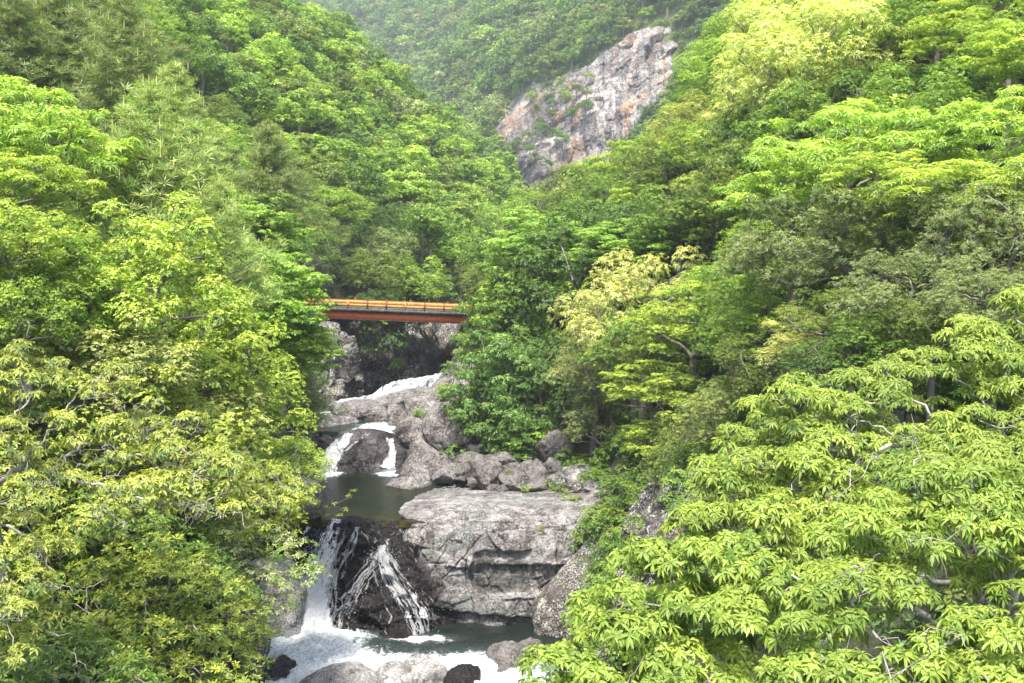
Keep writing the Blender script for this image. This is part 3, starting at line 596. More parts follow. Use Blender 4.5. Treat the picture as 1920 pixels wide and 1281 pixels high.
# lowest fall: the strong white chute on the left, thin veils over the fan of rock
fall('waterfall', [Pt(634, 978, 70.6), Pt(616, 1025, 68.9), Pt(596, 1085, 67.9), Pt(584, 1140, 66.8), Pt(572, 1200, 65.0), Pt(560, 1232, 63.2)], [1.5, 2.7, 3.1, 3.3, 4.6, 5.8], F_RIB2, [.56, .60, .68, .80, 1.0, .9], .35, edge=.8, seed=1, surf=None)
fall('waterfall', [Pt(580, 985, 70.7), Pt(575, 1000, 69.9), Pt(566, 1040, 69.3)], [.5, .6, .8], F_THICK, [.6, .6, .6], .1, seed=2)
def ribbons(name, spec, surf, mat, seed, nv=26, nu=5, off=.06):
    """a lace of narrow water threads following the rock; spec rows: (n, pixel path, spread at each point, width range m, density)"""
    rg = np.random.default_rng(seed); Vs = []; Us = []; VV = []; D = []; Fs = []; n0 = 0
    for n, path, spread, (w0, w1), den, d0 in spec:
        n = int(n*3.4)
        path = np.array(path, float); spread = np.array(spread, float)
        for k in range(n):
            s0 = rg.normal(0, .5); a = rg.uniform(-.05, .9); b = min(1, max(0, a)+rg.uniform(.10, .38)); a = max(0, a)
            t = np.linspace(a, b, nv)*(len(path)-1); P = cr(path, t); S = cr(spread[:, None], t)[:, 0]
            wig = np.cumsum(rg.normal(0, .8, nv)); wig -= np.linspace(0, wig[-1], nv); wig = np.convolve(wig, np.ones(5)/5, 'same')
            x = P[:, 0]+s0*S+wig*1.5; y = P[:, 1]; wd = rg.uniform(w0, w1)*(1+.5*np.sin(np.linspace(0, 9, nv)+k))
            rows = []
            for q in np.linspace(-1, 1, nu):
                for xi, yi, wi in zip(x, y, wd):
                    c = Pt(xi, yi, d0)+np.array([q*wi/2, 0, 0]); dr = Vector(c).normalized(); h = surf.ray_cast(Vector(c)-dr*4, dr, 9)
                    p = (np.array(h[0])-np.array(dr)*off) if h[0] is not None else c; rows.append(p)
            R_ = np.array(rows).reshape(nu, nv, 3)
            # threads leap over hollows: smooth the depth along the run
            for _ in range(2): R_[:, 1:-1, 1] = np.minimum(R_[:, 1:-1, 1], (R_[:, 2:, 1]+R_[:, :-2, 1])/2)
            Vs.append(R_.reshape(-1, 3)); Us.append(np.repeat(np.linspace(-1, 1, nu)*.4, nv)+k*3.7+seed); VV.append(np.tile(np.linspace(0, 6*(b-a), nv), nu)+k); D.append(den+rg.normal(0, .08)-.18*np.abs(np.repeat(np.linspace(-1, 1, nu), nv))**2)
            Fs.append(grid_faces(nu, nv)+n0); n0 += nu*nv
    o = obj(name, mesh_np(name, np.concatenate(Vs), np.concatenate(Fs), mat, {'u': np.concatenate(Us), 'v': np.concatenate(VV), 'den': np.concatenate(D)}, smooth=True)); return tag(o, kind='structure')
ribbons('waterfall', [
    (16, [(715, 1024), (700, 1058), (668, 1105), (645, 1150), (638, 1192)], [8, 13, 20, 17, 13], (.07, .22), .56, 68),
    (24, [(716, 1022), (722, 1052), (745, 1100), (772, 1145), (790, 1192)], [9, 17, 26, 24, 18], (.07, .24), .58, 68),
    (5, [(712, 1040), (708, 1090), (716, 1140), (724, 1190)], [20, 40, 50, 56], (.05, .15), .50, 68),
    (9, [(700, 985), (706, 1005), (715, 1030)], [60, 40, 18], (.06, .2), .50, 69.5),
    (11, [(650, 988), (632, 1040), (616, 1100), (612, 1150), (606, 1195)], [26, 26, 22, 26, 30], (.10, .30), .55, 68.5),
    (7, [(735, 1070), (778, 1110), (806, 1150), (812, 1188)], [14, 18, 14, 10], (.06, .16), .52, 68),
    (6, [(745, 985), (770, 1010), (790, 1060)], [30, 26, 20], (.05, .12), .5, 69)], LB, F_RIB, 11)
# upper small falls
fall('waterfall', [Pt(655, 820, 90.6), Pt(640, 835, 89.9), Pt(622, 858, 89.0), Pt(605, 884, 87.6)], [1.3, 1.9, 2.1, 2.6], F_THICK, [.56, .66, .70, .8], .15, seed=31, nu=40, nv=80, surf=CB, off=.14)
fall('waterfall', [Pt(732, 824, 90.4), Pt(736, 845, 89.6), Pt(733, 865, 88.8), Pt(728, 887, 87.9)], [1.0, .9, 1.1, 1.7], F_THICK, [.62, .64, .70, .85], .15, seed=32, nu=40, nv=80, surf=CB, off=.14)
fall('waterfall', [Pt(690, 818, 90.8), Pt(660, 842, 89.8), Pt(635, 870, 88.8)], [.7, .6, .7], F_THIN, [.6, .55, .5], .1, seed=33, nu=30, nv=60, surf=CB, off=.06)
fall('waterfall', [Pt(832, 706, 114.5), Pt(808, 716, 112.2), Pt(770, 729, 109), Pt(735, 742, 106.4), Pt(700, 757, 104.3), Pt(655, 768, 102.3), Pt(625, 776, 101)], [1.0, 1.5, 2.5, 2.6, 1.9, 2.4, 2.2], F_CHUTE, [1.0, 1.1, 1.1, 1.1, 1.1, 1.1, .8], .35, seed=34, nu=50, nv=190, rough=.16, edge=.4)
fall('waterfall', [Pt(857, 634, 117), Pt(872, 648, 116), Pt(880, 662, 115), Pt(890, 700, 114)], [.9, 1.0, 1.2, 1.3], F_THIN, [.6, .62, .6, .5], .1, seed=35, nu=30, nv=60)

# ------------------------------------------------------------------ the bridge
def paint_material(name, col, rust, wear=.5, rustamt=(.52, .64)):
    m = NT(name); co = m.n('ShaderNodeTexCoord').outputs['Object']; n = m.noise(co, 3.5, 6, .7); n2 = m.noise(m.mapping(co, (.5, 1, 3)), 1.2, 5, .65)
    c = m.mix(m.ramp(n2, .35, .65, 0, .45), col, tuple(x*.62 for x in col)); c = m.mix(m.ramp(n, rustamt[0], rustamt[1], 0, wear), c, rust)
    p = m.principled(c, .6); m.l(m.bump(n, .01), p.inputs['Normal']); m.l(p.outputs[0], m.out.inputs[0]); return m.m
M_RED = paint_material('red_paint', (.85, .19, .06), (.25, .07, .03), .5)
M_OCH = paint_material('ochre_paint', (.62, .33, .085), (.24, .09, .04), .9)
M_RUST = paint_material('rusty_post', (.30, .10, .035), (.10, .04, .025), .9)
M_DARKST = paint_material('dark_flange_and_shade', (.05, .03, .025), (.03, .02, .02), .8)
def conc():
    m = NT('weathered_concrete'); co = m.n('ShaderNodeTexCoord').outputs['Object']; n = m.noise(co, 2.2, 7, .75); n2 = m.noise(m.mapping(co, (1, 1, 3)), 5, 5, .7)
    c = m.mix(m.ramp(n, .42, .6), (.05, .045, .038), (.13, .12, .10)); c = m.mix(m.ramp(n2, .6, .68, 0, .7), c, (.34, .33, .30)); p = m.principled(c, .9); m.l(m.bump(n2, .04), p.inputs['Normal']); m.l(p.outputs[0], m.out.inputs[0]); return m.m
M_CONC = conc()
def bridge():
    BL = Pt(540, 558.5, 114.3); BR = Pt(930, 574.0, 113.6)           # top of the near railing
    ax = BR-BL; L = np.linalg.norm(ax); ax /= L; side = np.cross([0, 0, 1], ax); side /= np.linalg.norm(side); up = np.cross(ax, side)
    M = np.array([ax, side, up]); root = empty('bridge', tuple(BL-up*.8)); tag(root, 'short orange red road bridge with ochre guard rails crossing the gorge', 'bridge')
    o0 = BL-up*.8; W = 4.2
    def part(name, f, mat, parent=root):
        b = MB(); f(b); me = b.mesh(name, mat, False); ob = obj(name, me, parent); return ob
    P = lambda a, s, u: (ax*a+side*s+up*u)
    part('deck', lambda b: (b.box(P(L/2, W/2, -.19), (L/2, W/2+.12, .17), M), b.box(P(L/2, .05, .03), (L/2, .13, .06), M), b.box(P(L/2, W-.05, .03), (L/2, .13, .06), M)), M_CONC)
    part('deck_shadow_strip', lambda b: b.box(P(L/2, .22, -.40), (L/2, .22, .05), M), M_DARKST)  # dark strip stands in for the shade under the deck edge
    for s in (.35, W-.35):
        def gf(b, s=s):
            b.box(P(L/2, s, -.80), (L/2, .02, .42), M)
            for k in range(int(L/3.0)+1): b.box(P(1.3+k*2.9, s-.07, -.80), (.02, .06, .40), M)
        gd = part('girder', gf, M_RED); part('flange', lambda b, s=s: b.box(P(L/2, s, -1.24), (L/2, .17, .03), M), M_DARKST, gd)
    for s, near in ((.06, True), (W-.06, False)):
        npost = int(L/2.05)+1
        for k in range(npost):
            part('post', lambda b, k=k, s=s: (b.box(P(.35+k*2.05, s+(-.13 if near else .13), .42), (.07, .06, .46), M), b.box(P(.35+k*2.05, s+(-.13 if near else .13), .90), (.09, .08, .03), M)), M_RUST if k % 3 else M_OCH)
        for h, r in ((.62, .17), (.30, .105)):
            def rf(b, h=h, r=r, s=s):
                n = 60; prof = [(0, -r), (-.05, -r*.7), (-.02, -r*.33), (-.075, 0), (-.02, r*.33), (-.05, r*.7), (0, r)]
                if not near: prof = [(-q, w) for q, w in prof]
                A = np.linspace(0, L, n); V = []
                for a in A:
                    for q, w in prof: V.append(P(a, s+q, h+w))
                for a in A:
                    for q, w in prof: V.append(P(a, s+q*.8+(.012 if near else -.012), h+w))
                F = [[i*7+j, (i+1)*7+j, (i+1)*7+j+1, i*7+j+1] for i in range(n-1) for j in range(6)]
                F += [[x+n*7 for x in f[::-1]] for f in F]
                b.add(V, F)
            part('guard_rail', rf, M_OCH)
    for a in (1.0, L-1.0): part('abutment', lambda b, a=a: b.box(P(a, W/2, -2.2), (1.2, W/2, 1.9), M), M_CONC)
bridge()
# flung droplets where the falls land
def spray():
    rg = np.random.default_rng(5); P = []
    for (px, py, d, rx, rz, ry, n) in [(560, 1212, 64.5, 2.2, 1.0, 1.2, 2600), (640, 1196, 65.6, .8, .5, .4, 500), (790, 1193, 65.4, .7, .4, .4, 500), (605, 886, 87.2, 1.0, .5, .5, 350), (728, 886, 87.4, .6, .4, .4, 250), (650, 765, 102, 1.6, .5, .6, 500), (600, 1040, 69.0, 1.2, 1.2, .5, 500), (716, 1060, 67.3, .8, 1.0, .3, 300), (700, 1150, 66.2, 3.2, 1.2, .3, 500)]:
        c = Pt(px, py, d); q = rg.normal(size=(n, 3))*np.array([rx, ry, rz])*.6; q[:, 2] = np.abs(q[:, 2]); P.append(c+q)
    P = np.concatenate(P); s = rg.uniform(.012, .034, (len(P), 1, 1)); T4 = np.array([[1, 0, -.7], [-1, 0, -.7], [0, 1, .7], [0, -1, .7]])[None]*s; V = P[:, None]+T4
    F = (np.array([[0, 1, 2], [0, 3, 1], [0, 2, 3], [1, 3, 2]])[None]+(np.arange(len(P))*4)[:, None, None]).reshape(-1, 3)
    m = NT('droplets'); p = m.principled((.75, .78, .8), .4); m.l(p.outputs[0], m.out.inputs[0])
    tag(obj('spray', mesh_np('spray', V.reshape(-1, 3), F, m.m)), 'white droplets flung up where the waterfalls land', 'spray', kind='stuff')
spray()

# ------------------------------------------------------------------ foliage
def norm(a): return a/(np.linalg.norm(a, axis=-1, keepdims=True)+1e-9)
def frames(N):
    a = np.where(np.abs(N[:, 2:3]) < .9, [[0, 0, 1.]], [[1., 0, 0]]); A = norm(np.cross(N, a)); return A, np.cross(N, A)
def leaves(rng, P, N, k, L, Wd, elev=.25, droop=.25, detail=0, spread=1.0, ljit=.3, rnd=None, flush=None, pinnate=False):
    """k leaves round each rosette centre P with axis N. detail 0: one kite quad, 1: folded six-face leaf"""
    n = len(P); A, B = frames(N)
    az = (np.arange(k)[None]/k*2*math.pi*spread+rng.uniform(0, 6.28, (n, 1))+rng.normal(0, .25, (n, k)))
    el = elev+rng.normal(0, .28, (n, k)); l = L*(1+rng.uniform(-ljit, ljit, (n, k)))
    D = norm(np.cos(el)[..., None]*(np.cos(az)[..., None]*A[:, None]+np.sin(az)[..., None]*B[:, None])+np.sin(el)[..., None]*N[:, None])
    S = norm(np.cross(D, N[:, None]+0*D)); U = np.cross(S, D)
    S = norm(S+U*rng.normal(0, .35, (n, k, 1)))
    U = np.cross(S, D)
    b = P[:, None]+D*(L*.06); l = l[..., None]; w = Wd*l/L
    dn = np.array([0, 0, -1.])*droop*l
    r = (rng.uniform(0, 1, (n, 1)) if rnd is None else rnd[:, None])*.7+rng.uniform(0, .3, (n, k))
    f = (np.zeros((n, 1)) if flush is None else flush[:, None])+0*r; f = np.clip(f+rng.normal(0, .1, (n, k))*(f > .02), 0, 1)
    if detail == 0:
        V = np.stack([b, b+D*l*.5+S*w/2+dn*.2, b+D*l+dn, b+D*l*.5-S*w/2+dn*.2], 2); nv = 4
        F = np.array([[0, 1, 2, 3]])
    else:
        c1 = b+D*l*.35+dn*.08; c2 = b+D*l*.7+dn*.42; up = U*w*.16
        V = np.stack([b, c1+S*w*.42+up, c1, c1-S*w*.42+up, c2+S*w*.46+up, c2, c2-S*w*.46+up, b+D*l+dn], 2); nv = 8
        F = np.array([[0, 1, 2, 2], [0, 2, 3, 3], [1, 4, 5, 2], [2, 5, 6, 3], [4, 7, 5, 5], [5, 7, 6, 6]])
    m = n*k; V = V.reshape(m, nv, 3); idx = (np.arange(m)*nv)[:, None, None]
    if detail == 0: Fs = [(F[None]+idx).reshape(-1, 4)]
    else:
        T = F[[0, 1, 4, 5]][:, :3]; Q = F[[2, 3]]; Fs = [(T[None]+idx).reshape(-1, 3), (Q[None]+idx).reshape(-1, 4)]
    return V.reshape(-1, 3), Fs, np.repeat(r.ravel(), nv), np.repeat(f.ravel(), nv)
class Leafs:
    def __init__(s): s.V = []; s.F3 = []; s.F4 = []; s.r = []; s.f = []; s.n = 0
    def add(s, V, Fs, r, f):
        s.V.append(V); s.r.append(r); s.f.append(f)
        for F in Fs: (s.F3 if F.shape[1] == 3 else s.F4).append(F+s.n)
        s.n += len(V)
    def mesh(s, name, mat=None):
        F = []
        if s.F3: F.append(np.concatenate(s.F3))
        if s.F4: F.append(np.concatenate(s.F4))
        return mesh_np(name, np.concatenate(s.V), F, mat or LEAF, {'rnd': np.concatenate(s.r), 'flush': np.concatenate(s.f)})
def pad_points(rng, C, R, flat, dens, low=-.35, shell=.55):
    """rosette centres on a domed pad"""
    n = max(4, int(dens*R*R*4)); d = norm(rng.normal(size=(n, 3))); d[:, 2] = np.where(d[:, 2] < low, -d[:, 2], d[:, 2])
    wob = 1+.28*vnoise(d*2.2+C*3.1, 5); rr = rng.uniform(shell, 1, (n, 1))**.6*wob[:, None]
    P = C+d*np.array([1, 1, flat])*R*rr; N = norm(d*np.array([1, 1, 1.2])+np.array([0, 0, .75])); return P, N, d[:, 2]
def dome_pads(rng, R, H, n, pr, low=-.5, inner=.18):
    """pad centres over an uneven dome, well spread"""
    out = []; tries = 0; off = rng.uniform(0, 50, 3)
    while len(out) < n and tries < n*60:
        tries += 1; d = norm(rng.normal(size=3)); 
        if d[2] < low: continue
        wob = 1+.30*vnoise((d*1.6+off)[None], 9)[0]
        s = rng.uniform(.75, 1.0) if rng.random() > inner else rng.uniform(.4, .75)
        p = d*np.array([R, R, H])*s*wob
        if all(np.linalg.norm((p-q[0])/np.array([1, 1, 1])) > pr*.85 for q in out):
            out.append((p, pr*rng.uniform(.7, 1.35)))
    return out
def layer_pads(rng, R, H, nl, pr):
    out = []
    for i in range(nl):
        t = (i+.5)/nl; z = -H*.7+1.7*H*t; rad = R*math.sqrt(max(.05, 1-((t-.35)/.72)**2))*rng.uniform(.85, 1.15)
        m = max(3, int(rad*rad/(pr*pr)*1.15))
        for j in range(m):
            a = rng.uniform(0, 6.28); q = math.sqrt(rng.uniform(.05, 1))*rad
            out.append((np.array([math.cos(a)*q, math.sin(a)*q, z-q*.16+rng.normal(0, .62)*H/nl*1.4+.12*R*math.sin(a*2+i)]), pr*rng.uniform(.55, 1.3)))
    return out
def branch_tree(fork, C, bias=.45):
    """connect pad centres into a branching tree rooted at the fork; returns nodes, parent index, descendants"""
    N = [np.asarray(fork, float)]; par = [-1]; path = [0.]
    for c in C[np.argsort(((C-fork)**2).sum(1))]:
        A = np.array(N); d = np.linalg.norm(A-c, axis=1)+bias*np.array(path); k = int(np.argmin(d)); N.append(c); par.append(k); path.append(path[k]+np.linalg.norm(A[k]-c))
    cnt = np.ones(len(N))
    for i in range(len(N)-1, 0, -1): cnt[par[i]] += cnt[i]
    return np.array(N), par, cnt
def draw_tree(rng, mb, fork, C, r0, k=5, n=6, wig=.12, drop=.25):
    N, par, cnt = branch_tree(fork, C); tot = cnt[0]; M = N.copy(); M[1:, 2] -= drop; rad = r0*(cnt/tot)**.46; rad = np.maximum(rad, r0*.07)
    for i in range(1, len(N)):
        a, b = M[par[i]], M[i]; L = np.linalg.norm(b-a); t = np.linspace(0, 1, n)[:, None]; P = a+(b-a)*t+np.array([0, 0, 1])*L*.08*np.sin(t*math.pi)
        P[1:-1] += rng.normal(0, wig*L*.22, (n-2, 3)); mb.tube(P, np.linspace(min(rad[i]*1.15, rad[par[i]]), rad[i], n), k)
    return M, par, rad
def limbs(rng, mb, base, pads, r0, frac=1.0, wig=.12, k=5):
    C = np.array([p[0] for p in pads]); draw_tree(rng, mb, base, C, r0, k, 5)
def build_species(name, seed, pads, spec, r0=.22, base=None, limb=1.0, wood=None, trunk=True, bare=None):
    rng = np.random.default_rng(seed); lf = Leafs()
    for (c, R) in pads:
        P, N, h = pad_points(rng, c, R, spec.get('flat', .7), spec['dens'], spec.get('low', -.35), spec.get('shell', .5))
        pr = np.clip(rng.normal(.5, .22), 0, 1); rnd = np.clip(pr+rng.normal(0, .22, len(P)), 0, 1)
        fl = np.clip((h-spec.get('fl0', .2))*spec.get('flk', 1.0)+rng.normal(0, .22, len(P)), 0, 1)*spec.get('fl', .6)
        lf.add(*leaves(rng, P, N, spec['k'], spec['L'], spec['W'], spec.get('elev', .25), spec.get('droop', .2), spec.get('detail', 0), rnd=rnd, flush=fl))
    crown = lf.mesh(name+'_crown', spec.get('mat'))
    Z = [p[0][2] for p in pads]; base = np.array([0, 0, min(Z)-.3]) if base is None else base
    br = None
    if limb:
        mb = MB(); limbs(rng, mb, base, pads, r0, limb); br = mb.mesh(name+'_branches', wood or BARK)
    return dict(crown=crown, branches=br, base=base, r0=r0, wood=wood or BARK)
def trunk_mesh(name, r, mat, seed=0, lean=.25):
    """unit-height tapered trunk, z from 0 (foot) to 1 (fork); thickness in metres"""
    rng = np.random.default_rng(seed); n = 9; t = np.linspace(0, 1, n)
    P = np.stack([np.cumsum(rng.normal(0, lean*.25, n)), np.cumsum(rng.normal(0, lean*.25, n)), t], 1); P[:, :2] -= P[-1, :2]
    mb = MB(); R = r*(1.45-.45*t+.5*np.exp(-t*9)); P2 = P.copy(); th = np.arange(7)/7*6.2832
    V = np.stack([P2[:, None, 0]+R[:, None]*np.cos(th), P2[:, None, 1]+R[:, None]*np.sin(th), np.repeat(P2[:, 2:3], 7, 1)], -1)
    i = np.arange(n-1)[:, None]*7; j = np.arange(7)[None]; F = np.stack([i+j, i+(j+1) % 7, i+7+(j+1) % 7, i+7+j], -1).reshape(-1, 4)
    mb.add(V.reshape(-1, 3), F); return mb.mesh(name, mat)
PROTO = {}
def register(key, d, seed=0):
    d['trunk'] = trunk_mesh(key+'_trunk', d['r0']*1.1, d['wood'], seed); PROTO.setdefault(key, []).append(d)

r = np.random.default_rng
# mid-distance kinds (drawn for about 60-130 m)
B = dict(k=6, L=.165, W=.07, dens=16)
for s in range(3):      # small-leaved evergreen with cauliflower crown, R about 4
    register('evergreen', build_species('evergreen', 20+s, dome_pads(r(20+s), 3.9, 3.6, 58, .95), dict(B, flat=.75, fl=.55, droop=.15)), s)
for s in range(2):      # chinquapin in new leaf: drooping pale tips, rounded billows
    register('chinquapin', build_species('chinquapin', 30+s, dome_pads(r(30+s), 4.0, 4.0, 46, 1.05), dict(B, L=.17, W=.055, k=7, dens=18, flat=.95, fl=1.0, fl0=-.25, flk=1.3, droop=.4, elev=.2)), s)
for s in range(2):      # whorled leaves, yellow-green rosettes held upright
    register('whorled', build_species('whorled', 40+s, dome_pads(r(40+s), 3.8, 3.2, 66, .80, inner=.3), dict(B, L=.22, W=.07, k=8, dens=13, flat=.5, fl=1.0, fl0=.0, flk=1.6, elev=.45, droop=.1)), s)
for s in range(2):      # maple: thin flat layers of small leaves
    register('maple', build_species('maple', 50+s, layer_pads(r(50+s), 4.1, 3.6, 12, .80), dict(B, L=.17, W=.10, k=5, dens=14, flat=.32, fl=.75, fl0=.1, elev=.0, droop=.3, low=-.9), r0=.16, wood=BARK_PALE), s)
for s in range(2):      # narrow grey-green leaves, loose
    register('narrowleaf', build_species('narrowleaf', 60+s, dome_pads(r(60+s), 3.8, 3.5, 56, .9), dict(B, L=.18, W=.05, k=9, dens=15, flat=.8, fl=.45, elev=.35, droop=.05)), s)
for s in range(2):      # feathery light green (pinnate) airy tree
    register('feathery', build_species('feathery', 66+s, dome_pads(r(66+s), 4.2, 2.9, 78, .72, inner=.3), dict(B, L=.27, W=.07, k=7, dens=12, flat=.6, fl=.7, fl0=-.3, elev=.1, droop=.35), r0=.14), s)
for s in range(2):      # low shrub for ledges
    register('shrub', build_species('shrub', 70+s, dome_pads(r(70+s), 1.2, .9, 15, .5), dict(B, L=.17, W=.07, k=6, dens=16, flat=.8, fl=.5), r0=.05), s)
# pines
def pine(seed, H=11., R=4.2, dense=1.0):
    rng = r(seed); lf = Leafs(); mb = MB(); n = 22; P0 = []; N0 = []; cand = []
    for i in range(n):
        t = i/(n-1); z = -H*.5+H*t; rad = R*(1-t)**.75*rng.uniform(.8, 1.15)+.35; m = 6 if t < .8 else 4
        a0 = rng.uniform(0, 6.28)
        for j in range(m):
            a = a0+j*6.28/m+rng.normal(0, .2); L = rad*rng.uniform(.75, 1.15); tt = np.linspace(0, 1, 7)[:, None]
            d = np.array([math.cos(a), math.sin(a), 0]); B_ = np.array([0, 0, z])+d*tt*L+np.array([0, 0, 1])*(tt**2*L*.42-.05*L*tt)
            mb.tube(B_, np.linspace(.055*(1.3-t), .012, 7), 4)
            q = int(L*9*dense)+3
            for k in range(q):
                s = rng.uniform(.25, 1); p = np.array([0, 0, z])+d*s*L+np.array([0, 0, 1])*(s*s*L*.42); sd = rng.normal(0, .26*L*s, 3); sd[2] = abs(sd[2])*.5
                P0.append(p+sd*.7); N0.append(norm(d*.35+np.array([0, 0, 1])+rng.normal(0, .25, 3)))
            for k in range(2 if t > .4 else 1):
                if rng.random() < .2 and t > .5: cand.append(B_[-1]+rng.normal(0, .12, 3)*np.array([1, 1, .2]))
    mb.tube([[0, 0, -H*.5-.2], [0.05, 0, 0], [0, 0.03, H*.5]], [.17, .11, .03], 7)
    cand += [np.array([0, 0, H*.5]), np.array([.1, .1, H*.48]), np.array([-.12, .05, H*.48])]
    P0 = np.array(P0); N0 = norm(np.array(N0)); rnd = np.clip(rng.normal(.5, .25, len(P0)), 0, 1)
    lf.add(*leaves(rng, P0, N0, 13, .40, .034, .5, .08, 0, rnd=rnd, flush=np.clip(rng.normal(.16, .14, len(P0)), 0, 1)))
    cm = MB()
    for c in cand: cm.tube([c, c+[0, 0, .22], c+[.01, 0, rng.uniform(.4, .6)]], [.03, .028, .01], 4)
    V_ = np.concatenate(cm.V); lf.add(V_, [np.concatenate(cm.F4)], np.full(len(V_), .6), np.ones(len(V_))); crown = lf.mesh('pine_crown')
    return dict(crown=crown, branches=mb.mesh('pine_branches', BARK), base=np.array([0, 0, -H*.5]), r0=.17, wood=BARK)
for s in range(3): register('pine', pine(80+s, [11., 9.5, 12.][s], [4.6, 3.8, 4.2][s]), s)
# far kinds: fewer, larger sprays
FB = dict(k=4, L=.42, W=.25, dens=3.8)
for s in range(5):
    register('far', build_species('far', 90+s, dome_pads(r(90+s), 3.9, [3.2, 3.8, 2.8, 3.5, 4.4][s], 40, 1.0, low=-.3), dict(FB, flat=[.7, .8, .5, .7, .9][s], fl=.6, droop=.15), limb=0), s)
VF = dict(k=3, L=.95, W=.62, dens=.85)
for s in range(5):
    register('vfar', build_species('vfar', 100+s, dome_pads(r(100+s), 4.2, [3.4, 3.0, 4.2, 2.8, 5.0][s], 26, 1.2, low=-.2), dict(VF, flat=.7, fl=.5, droop=.12), limb=0), s)

PLACED = []
def place(kind, C, R, name='evergreen_tree', tint=(.06, .12, .02), flushc=(.2, .3, .04), label=None, cat='tree', group=None, var=None, rz=None, zs=1.0, minh=2.5, ground=None, light=False, baseR=4.0, tilt=0):
    """crown centre C (world), crown radius R metres; the trunk goes down to the terrain"""
    C = np.asarray(C, float); var = int(RNG.integers(len(PROTO[kind]))) if var is None else var; pr = PROTO[kind][var]
    s = R/baseR; gz = ground_z(C[0], C[1]) if ground is None else ground
    h = max(minh, C[2]+pr['base'][2]*s*zs-gz) ; foot = C[2]+pr['base'][2]*s*zs-h
    rz = float(RNG.uniform(0, 6.28)) if rz is None else rz
    root = empty(name, (C[0], C[1], foot), rz); root.rotation_euler[0] = tilt; tag(root, label, cat, group)
    z0 = h-pr['base'][2]*s*zs
    def ch(nm, me, z, sc_):
        o = bpy.data.objects.new(nm, me); link(o); o.parent = root; o.location = (0, 0, z); o.scale = sc_
        if nm in ('crown',): o['tint'] = tuple(float(x) for x in tint); o['flushc'] = tuple(float(x) for x in flushc)
        return o
    ch('crown', pr['crown'], z0, (s, s, s*zs))
    ch('trunk', pr['trunk'], -.4, (s, s, h+.4))
    if pr.get('branches') and not light: ch('branches', pr['branches'], z0, (s, s, s*zs))
    if pr.get('cand'): ch('shoots', pr['cand'], z0, (s, s, s*zs))
    PLACED.append((root, C, R)); return root
def mulc(c, k): return tuple(x*k for x in c)
# tints: base colour, new-growth colour
T = dict(
 yg=((.12, .22, .03), (.34, .46, .08)), bright=((.12, .24, .035), (.32, .48, .09)), cream=((.15, .24, .05), (.44, .54, .20)),
 mid=((.07, .145, .024), (.22, .34, .05)), dark=((.045, .10, .022), (.15, .25, .05)), olive=((.072, .122, .026), (.23, .31, .06)),
 grey=((.10, .15, .055), (.29, .36, .15)), pale=((.12, .18, .05), (.38, .44, .16)), yellow=((.105, .19, .027), (.27, .38, .06)),
 pine=((.15, .26, .07), (.48, .50, .24)), pined=((.085, .16, .045), (.40, .40, .2)), brown=((.095, .135, .035), (.27, .33, .09)), cool=((.065, .14, .03), (.17, .30, .08)))

T = {k: (tuple(x*1.45 for x in a), tuple(x*1.25 for x in b)) for k, (a, b) in T.items()}
